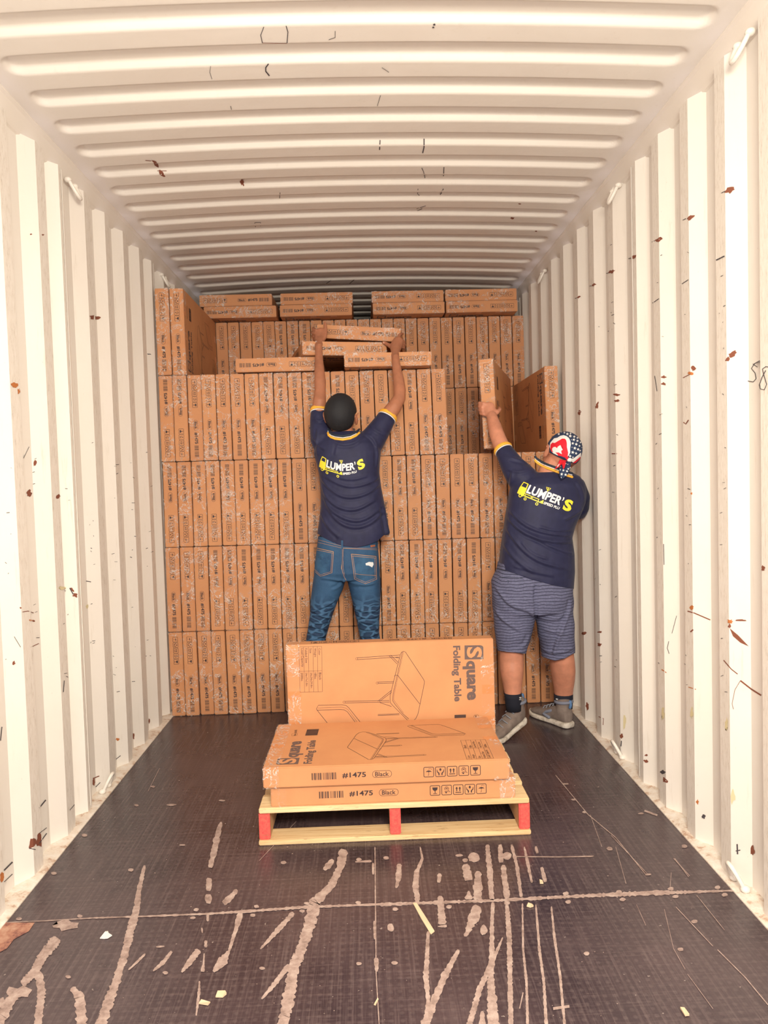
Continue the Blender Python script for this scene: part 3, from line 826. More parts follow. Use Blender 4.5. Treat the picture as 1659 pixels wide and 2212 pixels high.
def short_art():
    A = Art(); o = -W_ / 2
    for i in range(5): icon(A, i, o + .026 + .0327 * i, -.0145, .0285)
    A.text('Black', (o + .266, -.0075), (1, 0), (0, 1), 0, .03, .043, .015)
    A.rrect(o + .258, -.011, o + .317, .011, .010, .0014)
    A.text('#1475', (o + .329, -.010), (1, 0), (0, 1), 0, .04, .066, .020)
    barcode(A, o + .405, o + .470, -.012, .012)
    return A
SHORT = short_art()

def make_carton(seed, big=True):
    """kraft carton; local X long side, Y short side, Z thickness; print is part of the mesh"""
    rs = random.Random(seed)
    bm = bmesh.new()
    bm_box(bm, (-L_ / 2, -W_ / 2, -T_ / 2), (L_ / 2, W_ / 2, T_ / 2), 0, .0035)
    # seams of the flaps on the four edges are creased: push a few mid edge points in and out
    for ax, k in ((0, 5), (1, 4)):
        half = (L_ if ax == 0 else W_) / 2
        for i in range(1, k):
            t_ = -half + 2 * half * i / k
            co = V((t_, 0, 0)) if ax == 0 else V((0, t_, 0)); no = V((1, 0, 0)) if ax == 0 else V((0, 1, 0))
            bmesh.ops.bisect_plane(bm, geom=bm.verts[:] + bm.edges[:] + bm.faces[:], plane_co=co, plane_no=no)
    for v in bm.verts:
        n_ = noise.noise(V((v.co.x * 3.1 + seed * 7, v.co.y * 4.3, v.co.z * 9)))
        v.co.z *= 1 + .022 * n_
        e = noise.noise(V((v.co.x * 5 + seed * 3, v.co.y * 5 + 9, seed))) * .0010
        if abs(v.co.x) > L_ / 2 - .005: v.co.x += e
        if abs(v.co.y) > W_ / 2 - .005: v.co.y += e
    bv = BVHTree.FromBMesh(bm)
    def put(A, org, right, up, eps=.0006):
        out = right.cross(up)
        vs = []
        for (x, y), in zip(A.v):
            p = org + right * x + up * y
            h = bv.ray_cast(p + out * .03, -out)
            vs.append(bm.verts.new((h[0] if h[0] else p) + out * eps))
        for f, m in zip(A.f, A.m):
            q = [vs[i] for i in f]
            try: nf = bm.faces.new(q)
            except ValueError: continue
            nf.material_index = m + 1
            nf.normal_update()
            if nf.normal.dot(out) < 0: nf.normal_flip()
            if m == 2:
                for v in q: v.co += out * .0003 if not v.tag else V()
                for v in q: v.tag = True
    X, Y, Z = V((1, 0, 0)), V((0, 1, 0)), V((0, 0, 1))
    put(BIG, Z * T_ / 2, X, Y); put(BIG, -Z * T_ / 2, X, -Y)
    put(SHORT, X * L_ / 2, Y, Z); put(SHORT, -X * L_ / 2, -Y, Z)
    put(long_art(False), Y * W_ / 2, -X, Z); put(long_art(True), -Y * W_ / 2, X, Z)
    # tape patches folded round the short ends
    TA = Art(); TA.rect(-.05, -T_ / 2 + .004, .05, T_ / 2 - .004, 3)
    if big:
        for yy, hh in ((-.12, .022), (.02, .020)):
            T2 = Art(); T2.rect(-L_ / 2 + .004, yy - hh, -L_ / 2 + .060, yy + hh, 3); T2.rect(L_ / 2 - .055, yy - hh, L_ / 2 - .004, yy + hh, 3)
            put(T2, Z * T_ / 2, X, Y, .0004); put(T2, -Z * T_ / 2, X, -Y, .0004)
    me = bpy.data.meshes.new('carton'); bm.to_mesh(me); bm.free()
    for m in (M['card'], M['print'], M['printgrey'], M['card'], M['tapeflap']): me.materials.append(m)
    return me
def make_film(seed):
    """clear film / tape cap round the short ends: thin shell just off the carton"""
    rs = random.Random(seed); bm = bmesh.new(); e = .0016
    def grid(o, a, b, na, nb):
        g = [[bm.verts.new(o + a * (i / na) + b * (j / nb)) for j in range(nb + 1)] for i in range(na + 1)]
        out = a.cross(b).normalized()
        for r in g:
            for v in r: v.co += out * .0012 * noise.noise(v.co * 30 + V((seed, 0, 0)))
        for i in range(na):
            for j in range(nb): bm.faces.new((g[i][j], g[i + 1][j], g[i + 1][j + 1], g[i][j + 1]))
    for s in (1,):
        x = s * (L_ / 2 + e); w_, t_ = W_ / 2 + e, T_ / 2 + e; d = .06
        grid(V((x, -s * w_, -t_)), V((0, s * 2 * w_, 0)), V((0, 0, 2 * t_)), 20, 4)
        grid(V((x, -w_, t_)), V((0, 2 * w_, 0)), V((-s * d, 0, 0)), 20, 2)
        grid(V((x, -w_, -t_)), V((0, 2 * w_, 0)), V((-s * d, 0, 0)), 20, 2)
        grid(V((x, w_, -t_)), V((-s * d, 0, 0)), V((0, 0, 2 * t_)), 2, 4)
        grid(V((x, -w_, -t_)), V((-s * d, 0, 0)), V((0, 0, 2 * t_)), 2, 4)
    bmesh.ops.remove_doubles(bm, verts=bm.verts[:], dist=.004)
    me = bpy.data.meshes.new('film'); bm.to_mesh(me); bm.free(); me.materials.append(M['wrap'])
    return me
CART = [make_carton(i) for i in range(5)]
FILM = [make_film(i) for i in range(4)]
def rotm(X, Y, Z): return Matrix((V(X), V(Y), V(Z))).transposed()
ORI = {'T': rotm((0, -1, 0), (0, 0, -1), (1, 0, 0)), 'B': rotm((0, -1, 0), (0, 0, 1), (-1, 0, 0)),
       'U': rotm((0, -1, 0), (-1, 0, 0), (0, 0, -1)), 'N': rotm((0, -1, 0), (1, 0, 0), (0, 0, 1)),
       'LEAN': rotm((1, 0, 0), (0, 0, 1), (0, -1, 0)), 'TOP': rotm((-1, 0, 0), (0, -1, 0), (0, 0, 1)), 'LOW': rotm((1, 0, 0), (0, 1, 0), (0, 0, 1))}
proto = None; proto_film = None; NB = 0
def carton(center, ori, label, group=None, yaw=0.0, roll=0.0, pitch=0.0, film=True):
    """one carton = one object with its film"""
    global proto, proto_film, NB
    NB += 1
    if proto is None:
        proto = bpy.data.objects.new('cardboard_carton', CART[0]); o = proto
        f = bpy.data.objects.new('clear_film', FILM[0]); proto_film = f
    else:
        o = proto.copy(); f = proto_film.copy()
    o.data = CART[NB % 5]; f.data = FILM[NB % 4]
    COL.objects.link(o)
    R = Matrix.Rotation(yaw, 3, 'Z') @ Matrix.Rotation(roll, 3, 'Y') @ Matrix.Rotation(pitch, 3, 'X') @ ORI[ori]
    o.matrix_world = Matrix.Translation(center) @ R.to_4x4()
    if film:
        COL.objects.link(f); f.parent = o
        if film == 2:
            g = proto_film.copy(); g.data = FILM[(NB + 1) % 4]; COL.objects.link(g); g.parent = o
            g.matrix_basis = Matrix.Rotation(math.pi, 4, 'Z')
    for k in ('label', 'category', 'group'):
        if k in o: del o[k]
    tag(o, label, 'carton', group)
    return o
ORD = ['first', 'second', 'third', 'fourth', 'fifth', 'sixth', 'seventh', 'eighth', 'ninth', 'tenth', 'eleventh', 'twelfth', 'thirteenth', 'fourteenth',
       'fifteenth', 'sixteenth', 'seventeenth', 'eighteenth', 'nineteenth', 'twentieth', 'twenty-first', 'twenty-second', 'twenty-third', 'twenty-fourth',
       'twenty-fifth', 'twenty-sixth', 'twenty-seventh', 'twenty-eighth']
Y1, Y2 = 4.31, 5.25
def row(Yf, z0, xt0, xt1, yt, xb0, xb1, yb, n, oris, what, group, vis=1):
    """upright cartons side by side; lean read from top and bottom ends"""
    for i in range(n):
        a = (i + .5) / n
        xt = P(xt0 + (xt1 - xt0) * a, yt[0] + (yt[1] - yt[0]) * a, Yf).x
        xb = P(xb0 + (xb1 - xb0) * a, yb[0] + (yb[1] - yb[0]) * a, Yf).x
        jit = random.uniform(-.0008, .0008); dy = random.uniform(0, .012)
        roll = math.atan2(xt - xb, W_)
        o_ = oris[i] if i < len(oris) else oris[-1]
        side = 'icons on top' if o_ == 'T' else 'barcode on top'
        k = i if i < n / 2 else n - 1 - i
        frm = 'left' if i < n / 2 else 'right'
        carton(((xt + xb) / 2 + jit, Yf + L_ / 2 + dy, z0 + W_ / 2 + .002), o_,
               'brown carton, %s, %s from %s in %s' % (side, ORD[k], frm, what), group, roll=roll * .35, film=vis)
R1 = 'T' * 28
R2 = 'TTTBBBBBBBBBBTTTBBBBBBTTTTTT'
R3 = 'BBBBBBBBBTTTTTTTBBTTTTTTTTTT'
R4 = 'BBTTTTTBBBBBBTTTBBTT'
HS = .496
row(Y1, 0.000, 361, 1227, (1368, 1342), 372, 1231, (1553, 1527), 28, R1, 'front stack bottom row', 'cartons of the front stack, bottom row')
row(Y1, HS, 356, 1226, (1184, 1158), 361, 1227, (1368, 1342), 28, R2, 'front stack second row', 'cartons of the front stack, second row')
row(Y1, 2 * HS, 350.5, 1219, (1001, 977), 355, 1224, (1184, 1158), 28, R3, 'front stack third row', 'cartons of the front stack, third row')
row(Y1, 3 * HS, 340.7, 958.6, (817, 802), 347, 972.5, (1000, 985), 20, R4, 'front stack fourth row', 'cartons of the front stack, fourth row')
row(Y1, 4 * HS, 333, 394.5, (632, 630), 340.5, 404, (817, 815), 2, 'TT', 'topmost pair by left wall', 'topmost cartons of the front stack by the left wall')
# lone carton by the right wall (side art shows)
c = (P(1193.5, 890, Y1).x)
carton((c, Y1 + L_ / 2, 3 * HS + W_ / 2 + .002), 'T', 'lone upright brown carton with titled side, above the bandana by the right wall', roll=-.02)
# deeper stack
S2T = (438, 1130.7); S2B = (445, 1136)
D5 = 'TTTTTTBBBTTTTTTTTTTTTTTTTTT'
row(Y2, 4 * HS, 438, 1130.7, (703, 688), 447, 1136, (846, 838), 27, D5, 'rear stack top row', 'cartons of the rear stack, top upright row')
row(Y2, 3 * HS, 447, 1136, (846, 838), 450, 1140, (998, 988), 27, 'T' * 21 + 'TBBTTT', 'rear stack lower row', 'cartons of the rear stack, lower visible row')
for lv in (0, 1, 2):
    row(Y2, lv * HS, 450, 1140, (998, 988), 450, 1140, (998, 988), 27, 'T', 'hidden %s row behind front stack' % ORD[lv], 'cartons of the rear stack behind the front stack', 0)
# lying cartons on the rear stack
YL = 5.13; zt = 5 * HS
for (x0, x1, y0, y1, lv, o_, lb) in ((431.7, 587.8, 653, 676, 1, 'N', 'flat brown carton on the rear stack, leftmost pair, upper one'),
      (441, 597, 678, 701, 0, 'U', 'flat brown carton on the rear stack, leftmost pair, lower one'),
      (606.8, 761.7, 652, 675, 1, 'U', 'flat brown carton on the rear stack, second pair from the left, upper one'),
      (605.5, 760.5, 677, 700, 0, 'U', 'flat brown carton on the rear stack, second pair from the left, lower one'),
      (804.9, 957.4, 646, 672, 1, 'U', 'flat brown carton on the rear stack, third pair from the left, upper one'),
      (807, 960, 672, 696, 0, 'U', 'flat brown carton on the rear stack, third pair from the left, lower one'),
      (963, 1116, 642, 665, 1, 'U', 'flat brown carton on the rear stack, rightmost pair, upper one'),
      (965.5, 1117.5, 667, 690, 0, 'U', 'flat brown carton on the rear stack, rightmost pair, lower one')):
    carton((P((x0 + x1) / 2, (y0 + y1) / 2, YL).x, YL + L_ / 2, zt + T_ * (lv + .5) + .003 + lv * .002), o_, lb, 'flat cartons on top of the rear stack')
# lying cartons on the front stack
z4 = 4 * HS
def flat_at(xl, xr, ym, Yf, z, yaw, ori, label, roll=0.0, zc=None):
    m_ = P((xl + xr) / 2, ym, Yf)
    d = Matrix.Rotation(yaw, 3, 'Z') @ V((0, 1, 0))
    c = V((m_.x, Yf, z if z is not None else m_.z)) + d * (L_ / 2)
    return carton(c, ori, label, 'flat cartons on top of the front stack', yaw=yaw, roll=roll)
flat_at(511, 694, 800, Y1 - .02, z4 + T_ / 2 + .004, 0.0, 'U', 'flat brown carton on the fourth row, left of the standing worker in jeans')
flat_at(745, 932, 792, 4.20, z4 + T_ / 2 + .004, 0.02, 'U', 'flat brown carton on the fourth row, behind the right forearm of the worker in jeans')
flat_at(655.5, 836.5, 763, 4.29, z4 + T_ * 1.5 + .008, .215, 'U', 'brown carton lying askew across two flat cartons, between the raised arms')
boxD = flat_at(683, 866, 719.5, 4.365, None, -.095, 'N', 'brown carton tilted down to the right, held overhead by the worker in jeans', roll=.090)
# carton held by the second worker
mE = P(1055, 872, 4.11); yE = -.30
dE = Matrix.Rotation(yE, 3, 'Z') @ V((0, 1, 0))
boxE = carton(mE + dE * (L_ / 2), 'T', 'upright brown carton held one-handed by the worker in shorts', yaw=yE, roll=-.035)
boxD['group'] = 'cartons being carried'; boxE['group'] = 'cartons being carried'

# ================================================================== pallet and its cartons
PX0, PX1, PY0, PY1, PH = -.433, .587, 2.716, 3.63, .140
pal = empty('wooden_pallet', ((PX0 + PX1) / 2, (PY0 + PY1) / 2, 0))
tag(pal, 'weathered wooden pallet with red painted stringer ends on the dark floor', 'pallet')
def part_box(name, lo, hi, m, parent, bev=.003, sub=True):
    bm = bmesh.new(); bm_box(bm, lo, hi, 0, bev)
    return bm_obj(name, bm, m, parent)
for i, x in enumerate((PX0 + .002, (PX0 + PX1) / 2 - .019, PX1 - .042)):
    st = part_box('stringer', (x, PY0 + .012, .018), (x + .040, PY1 - .01, PH - .020), M['woody'], pal)
    e = part_box('stringer_end', (x - .0006, PY0 + .006, .0175), (x + .0406, PY0 + .024, PH - .0195), M['redwood'], st, .004)
    lab(e, 'stringer end painted red')
yb = PY0; i = 0
for (wd, gap) in ((.125, .03), (.085, .035), (.085, .035), (.085, .035), (.085, .035), (.085, .04), (.109, 0)):
    jl, jr = random.uniform(-.006, .006), random.uniform(-.006, .006)
    if i == 0: jl = jr = 0
    part_box('deck_board', (PX0 + .004 + jl, yb, PH - .020 + .0004), (PX1 - .004 + jr, yb + wd, PH), M['wood'], pal)
    yb += wd + gap; i += 1
for y in (PY0 - .002, (PY0 + PY1) / 2 - .05, PY1 - .11):
    part_box('bottom_board', (PX0, y, .0005), (PX1, y + .10, .0177), M['wood'], pal)
# cartons on the pallet
S_ = 1600 / 2.72
xm = P((578 + 1123) / 2, 1735, 2.73).x
carton((xm, 2.725 + W_ / 2, PH + T_ / 2 + .001), 'LOW', 'flat brown carton lying directly on the pallet, under another one', 'cartons on the pallet', film=2)
xm = P((564 + 1108) / 2, 1690, 2.70).x
carton((xm, 2.705 + W_ / 2, PH + T_ * 1.5 + .003), 'TOP', 'flat brown carton with table drawing face up, top of the two on the pallet', 'cartons on the pallet', film=2)
xm = P(845, 1480, 3.235).x
boxL = carton((xm, 3.232 + T_ / 2 + .005, PH + W_ / 2 + .001), 'LEAN', 'brown carton standing on its long edge on the pallet, table drawing facing out', 'cartons on the pallet', yaw=-.004, pitch=-.02, film=2)

# ================================================================== people
def crop(ox, oy, s):
    return lambda x, y: (ox + x / s, oy + y / s)
C4, C5, C6, C7 = crop(630, 680, 4.2556), crop(630, 1150, 6.9125), crop(1000, 750, 4.0233), crop(1030, 1200, 5.028)
CH, CB = crop(660, 680, 6.9125), crop(1150, 910, 11.85)
def Q(c, x, y, Y): px = c(x, y); return P(px[0], px[1], Y)
def sections(c, rows, inset=0.0, n=36):
    """rows: (xl, xr, y, Ycentre, half depth, exponent)"""
    rings = []
    for xl, xr, y, Yc, hd, ex in rows:
        a, b = Q(c, xl, y, Yc), Q(c, xr, y, Yc)
        ce = (a + b) / 2; ax = (b - a) / 2; ax.z = 0
        l = ax.length; ax = ax * max((l - inset) / l, .3)
        rings.append((ce, ax, V((0, max(hd - inset, .02), 0)), ex))
    return loft(rings, n)
def limb(c, pts, inset=0.0, n=20, flat=None, cap=True):
    """pts: (x, y, Y, r)"""
    return frame_tube([Q(c, x, y, Y) for x, y, Y, r in pts], [max(r - inset, .008) for x, y, Y, r in pts], n, cap, flat)
def folds(me, c_org, sc, curves, facing=True):
    co, no = get_co(me), get_no(me)
    px = to_px(co); cr = (px - np.array(c_org)) * sc
    disp = np.zeros(len(co))
    for pts, amp, wd in curves:
        for _ in range(2):                       # round the corners of the crease line
            q_ = [pts[0]]
            for p0, p1 in zip(pts, pts[1:]):
                q_ += [(.75 * p0[0] + .25 * p1[0], .75 * p0[1] + .25 * p1[1]), (.25 * p0[0] + .75 * p1[0], .25 * p0[1] + .75 * p1[1])]
            pts = q_ + [pts[-1]]
        best = np.full(len(co), 1e9); prm = np.zeros(len(co))
        L = len(pts) - 1
        for i in range(L):
            a, b = np.array(pts[i], float), np.array(pts[i + 1], float); ab = b - a
            tt = np.clip(((cr - a) @ ab) / (ab @ ab), 0, 1)
            d = cr - (a + tt[:, None] * ab)
            sgn = np.sign(ab[0] * d[:, 1] - ab[1] * d[:, 0])
            dd = np.hypot(d[:, 0], d[:, 1])
            m_ = dd < np.abs(best); best = np.where(m_, dd * np.where(sgn == 0, 1, sgn), best); prm = np.where(m_, (i + tt) / L, prm)
        end = np.clip(np.minimum(prm, 1 - prm) * 5 + .15, 0, 1)
        disp += amp * end * (np.exp(-(best / wd) ** 2) - .75 * np.exp(-((best - 1.5 * wd) / wd) ** 2))
    view = np.array(CAM) - co; view /= np.linalg.norm(view, axis=1)[:, None]
    f = np.clip((no * view).sum(1) * 2, 0, 1) if facing else 1.0
    co += no * (disp * f)[:, None]
    set_co(me, co)
def ripple(me, amp, sc3, zlo=-9, zhi=9, fade=.05):
    co, no = get_co(me), get_no(me); d = np.zeros(len(co))
    for i, p in enumerate(co):
        if zlo < p[2] < zhi:
            k = min(1, (p[2] - zlo) / fade, (zhi - p[2]) / fade)
            d[i] = amp * k * noise.noise(V((p[0] * sc3[0], p[1] * sc3[1], p[2] * sc3[2])))
    co += no * d[:, None]; set_co(me, co)
def clamp_hem(me, c_org, sc, curve, xmax_only=None):
    """nothing hangs below the hem line (given in picture coords)"""
    co = get_co(me); px = to_px(co); x = (px[:, 0] - c_org[0]) * sc; y = (px[:, 1] - c_org[1]) * sc
    cx = np.array([p[0] for p in curve], float); cyy = np.array([p[1] for p in curve], float)
    hy = np.interp(x, cx, cyy); over = y > hy
    depth = co[:, 1] - CAM.y
    dz = (y - hy) / sc / F_PX * depth
    co[:, 2] += np.where(over, dz, 0); set_co(me, co)
def conform(c, pts, bv, off, Yf=None):
    out = []
    for x, y in pts:
        px = c(x, y); d = ray(*px).normalized(); h = bv.ray_cast(CAM, d)
        if h[0] is None: out.append(P(px[0], px[1], Yf)) if Yf else None
        else: out.append(h[0] - d * off)
    return out
def wire(name, pts, r, m, parent, n=8):
    v, f = frame_tube(pts, r, n); return mesh_obj(name, v, f, m, parent, smooth=True)
def closed_ring(name, ctr, ax, ay, r, m, parent, n=40, k=8, flat=1.0):
    nrm = ax.cross(ay).normalized(); verts, faces = [], []
    for i in range(n):
        th = 2 * math.pi * i / n; o = ax * math.cos(th) + ay * math.sin(th); ou = o.normalized()
        for j in range(k):
            a = 2 * math.pi * j / k
            verts.append(ctr + o + ou * (r * flat * math.cos(a)) + nrm * (r * math.sin(a)))
    for i in range(n):
        for j in range(k):
            i2, j2 = (i + 1) % n, (j + 1) % k
            faces.append((i * k + j, i2 * k + j, i2 * k + j2, i * k + j2))
    return mesh_obj(name, verts, faces, m, parent, smooth=True)

class Head:
    def __init__(s, c, fwd, up, k=1.0):
        s.c = V(c); s.u = V(up).normalized(); s.f = V(fwd); s.f = (s.f - s.u * s.f.dot(s.u)).normalized(); s.r = s.f.cross(s.u); s.k = k
    def p(s, x, y, z): return s.c + (s.r * x + s.f * y + s.u * z) * s.k
    def e(s, x, y, z, a, b, d, n=20): return ellipsoid(s.p(x, y, z), s.r * a * s.k, s.f * b * s.k, s.u * d * s.k, n)
    def parts(s):
        P_ = [s.e(0, -.012, .025, .074, .096, .090, 28), s.e(0, .030, -.035, .058, .066, .078), s.e(0, .055, -.085, .034, .034, .024),
              s.e(0, .075, .018, .050, .020, .016), s.e(0, .098, -.030, .013, .018, .026), s.e(0, .106, -.044, .016, .014, .011),
              s.e(.034, .072, -.030, .020, .018, .016), s.e(-.034, .072, -.030, .020, .018, .016),
              s.e(0, .090, -.062, .024, .009, .006), s.e(0, .089, -.071, .021, .009, .006)]
        for m in (1, -1):
            P_.append(s.e(m * .081, -.006, -.012, .011, .017, .028, 14))
            pts = [s.p(m * (.088 + .006 * math.sin(a * 1.2)), -.006 - .020 * math.cos(a) , -.008 + .031 * math.sin(a)) for a in [(-1.3 + .42 * i) for i in range(10)]]
            P_.append(frame_tube(pts, .0042 * s.k, 8))
            P_.append(s.e(m * .080, .004, -.036, .007, .009, .010, 10))
        return P_
    def extras(s, parent, skinlip):
        for m in (1, -1):
            v, f = s.e(m * .031, .082, -.004, .0135, .0125, .0105, 14); o = mesh_obj('eye', v, f, M['eye'], parent, smooth=True)
            v, f = s.e(m * .031, .0925, -.004, .0055, .0030, .0055, 10); mesh_obj('iris', v, f, M['iris'], o, smooth=True)
            v, f = frame_tube([s.p(m * .015, .094, .013), s.p(m * .032, .093, .019), s.p(m * .048, .080, .013)], .0030, 8); mesh_obj('eyebrow', v, f, M['hair'], parent, smooth=True)
        v, f = s.e(0, .0975, -.0665, .020, .0035, .0065, 14); mesh_obj('lips', v, f, M['lip'], parent, smooth=True)

def shoe(org, fwd, up, bend, laces_side, parent_person, name_label):
    f = V(fwd).normalized(); u = V(up).normalized(); u = (u - f * u.dot(f)).normalized(); r = f.cross(u)
    s0 = .185
    def T(s, x, z):
        if bend and s < s0:
            a = bend; ds = s - s0; s, z = s0 + ds * math.cos(a) + z * math.sin(a) * .0 - 0 * z, z + (-ds) * math.sin(a)
        return V(org) + f * s + r * x + u * z
    def ringset(rows, ex):
        rg = []
        for s, hw, z0, z1 in rows:
            c = T(s, 0, (z0 + z1) / 2); ax = r * hw; ay = (T(s, 0, z1) - T(s, 0, z0)) / 2
            rg.append((c, ax, ay, ex))
        return loft(rg, 28)
    upm = ringset([(.002, .018, .03, .075), (.008, .030, .022, .105), (.03, .037, .02, .118), (.06, .038, .02, .118), (.085, .037, .02, .112), (.11, .037, .02, .098), (.15, .041, .02, .080), (.20, .045, .02, .064), (.245, .043, .02, .054), (.275, .033, .02, .046), (.290, .018, .022, .040)], 2.6)
    col_ = frame_tube([T(.050, 0, .07), T(.048, 0, .112), T(.044, 0, .132)], [.040, .040, .042], 20, True)
    me = union([upm, col_], .0045, 5)
    sh = finish(me, 'shoe', M['suede'], parent_person)
    if name_label: lab(sh, name_label)
    so = ringset([(-.006, .022, .0, .030), (.0, .034, .0, .032), (.02, .041, .0, .032), (.06, .040, .0, .030), (.11, .039, .0, .028), (.16, .044, .0, .026), (.20, .049, .0, .026), (.25, .047, .0, .028), (.285, .034, .002, .034), (.302, .018, .006, .036)], 5)
    me = union([so], .005, 2); o = finish(me, 'shoe_sole', M['sole'], sh); lab(o, 'off-white rubber sole')
    closed_ring('padded_collar', T(.044, 0, .134), r * .043, (f * .046 + u * -.004), .0085, M['greytex'], sh, flat=.9)
    v, fc = frame_tube([T(-.002, 0, .112), T(-.008, 0, .128), T(-.004, 0, .144)], .008, 8, True, (r, 1.0)); lab(mesh_obj('pull_tab', v, fc, M['bluetab'], sh, smooth=True), 'light blue pull tab')
    v, fc = frame_tube([T(.105, laces_side * .030, .075), T(.14, laces_side * .038, .060), T(.16, laces_side * .042, .045), T(.12, laces_side * .038, .035)], .009, 8); mesh_obj('side_panel', v, fc, M['greytex'], sh, smooth=True)
    for k in range(4):
        s_ = .10 + .026 * k; zt_ = .112 - .012 * k
        v, fc = frame_tube([T(s_, -.026, zt_ - .010), T(s_ + .006, -.01, zt_ + .001), T(s_ - .002, .010, zt_ + .002), T(s_ + .004, .026, zt_ - .010)], .0030, 6)
        mesh_obj('lace', v, fc, M['lace'], sh, smooth=True)
    return sh

def hand(c, wrist, palm, fingers, thumb):
    """all (x, y, Y, r): palm chain flattened in depth, finger chains, thumb chain"""
    out = [limb(c, [wrist] + palm, 0, 16, (V((0, 1, 0)), .55))]
    for ch in fingers + [thumb]: out.append(limb(c, ch, 0, 10))
    return out

# ------------------------------------------------------------------ worker in jeans
p1 = empty('person', (P(745, 1400, 4.0).x, 4.0, 0))
tag(p1, 'person in navy polo and blue jeans reaching overhead with a tilted carton', 'person', 'workers loading the container')
YB = 4.0
torso_rows = [(330, 640, 1075, YB, .070, 2.2), (262, 730, 1120, YB, .092, 2.3), (215, 790, 1190, YB, .108, 2.4), (202, 822, 1270, YB, .115, 2.4), (228, 812, 1360, YB, .116, 2.4), (252, 808, 1460, YB, .116, 2.4),
    (268, 826, 1600, YB, .116, 2.3), (266, 856, 1750, YB, .117, 2.3), (250, 880, 1900, YB, .120, 2.3), (232, 905, 2010, YB, .122, 2.3), (240, 860, 2160, YB, .118, 2.3)]
sleeve_l = [(330, 1230, YB, .070), (278, 1120, YB, .066), (256, 1030, YB + .01, .052), (250, 950, YB + .02, .047), (252, 872, YB + .035, .0435)]
sleeve_r = [(680, 1230, YB, .078), (742, 1150, YB, .070), (800, 1065, YB + .005, .062), (848, 990, YB + .015, .055), (886, 926, YB + .03, .050)]
hips = [(395, 1290, 40, YB, .112, 2.4), (378, 1288, 200, YB, .118, 2.4), (352, 1305, 400, YB, .126, 2.4), (332, 1322, 580, YB, .122, 2.4), (330, 1318, 690, YB, .10, 2.4)]
leg_l = [(345, 800, 560, YB, .10, 2.1), (322, 812, 700, YB, .098, 2.1), (300, 765, 860, YB, .092, 2.1), (280, 698, 1010, YB, .084, 2.1), (276, 625, 1200, YB, .072, 2.1), (246, 562, 1400, YB + .01, .068, 2.1), (215, 506, 1600, YB + .02, .066, 2.1),
    (198, 490, 1745, YB + .02, .064, 2.1), (165, 450, 2000, YB + .02, .062, 2.1), (125, 405, 2400, YB + .01, .060, 2.1), (95, 370, 2750, YB, .062, 2.1), (88, 365, 2860, YB, .064, 2.1)]
leg_r = [(830, 1300, 560, YB, .10, 2.1), (826, 1328, 700, YB, .098, 2.1), (872, 1332, 880, YB, .090, 2.1), (922, 1326, 1100, YB, .080, 2.1), (966, 1312, 1300, YB, .072, 2.1), (1008, 1308, 1500, YB + .01, .067, 2.1),
    (1040, 1342, 1720, YB + .02, .064, 2.1), (1072, 1362, 2000, YB + .02, .062, 2.1), (1110, 1390, 2400, YB + .01, .060, 2.1), (1128, 1402, 2700, YB, .062, 2.1), (1132, 1406, 2820, YB, .064, 2.1)]
IN = .014
H1 = Head(Q(C4, 458, 935, YB - .035), (.24, .90, .40), (-.02, -.40, .92), 1.0)
arm_l = [(330, 1180, YB, .055), (256, 1030, YB + .01, .040), (252, 900, YB + .02, .0365), (256, 800, YB + .03, .0360), (262, 700, YB + .06, .0300), (263, 620, YB + .08, .0315), (256, 520, YB + .12, .0280), (252, 420, YB + .18, .0235), (251, 340, YB + .215, .0205), (252, 290, YB + .235, .0195)]
arm_r = [(700, 1170, YB, .060), (830, 1010, YB + .01, .045), (890, 920, YB + .02, .0430), (945, 845, YB + .03, .0400), (990, 765, YB + .05, .0345), (994, 690, YB + .07, .0335), (984, 600, YB + .10, .0310), (970, 520, YB + .13, .0265), (960, 440, YB + .15, .0225), (955, 390, YB + .17, .0210)]
HL = hand(CH, (190, 480, YB + .235, .0200), [(200, 430, YB + .27, .024), (212, 370, YB + .315, .031), (222, 300, YB + .335, .033), (228, 265, YB + .34, .030)],
    [[(200, 262, YB + .335, .0100), (160, 232, YB + .335, .0100), (118, 222, YB + .36, .0092), (112, 205, YB + .40, .0085), (118, 195, YB + .43, .0080)],
     [(200, 305, YB + .335, .0100), (150, 283, YB + .335, .0100), (110, 275, YB + .36, .0092), (102, 262, YB + .40, .0085), (106, 250, YB + .43, .0080)],
     [(200, 345, YB + .330, .0095), (155, 335, YB + .335, .0095), (118, 328, YB + .36, .0090), (108, 316, YB + .40, .0080), (112, 305, YB + .425, .0078)],
     [(195, 385, YB + .325, .0085), (160, 382, YB + .330, .0085), (128, 378, YB + .355, .0080), (118, 366, YB + .39, .0072)]],
    [(240, 390, YB + .295, .0150), (285, 335, YB + .315, .0130), (304, 250, YB + .335, .0112), (298, 185, YB + .345, .0105), (292, 130, YB + .355, .0095)])
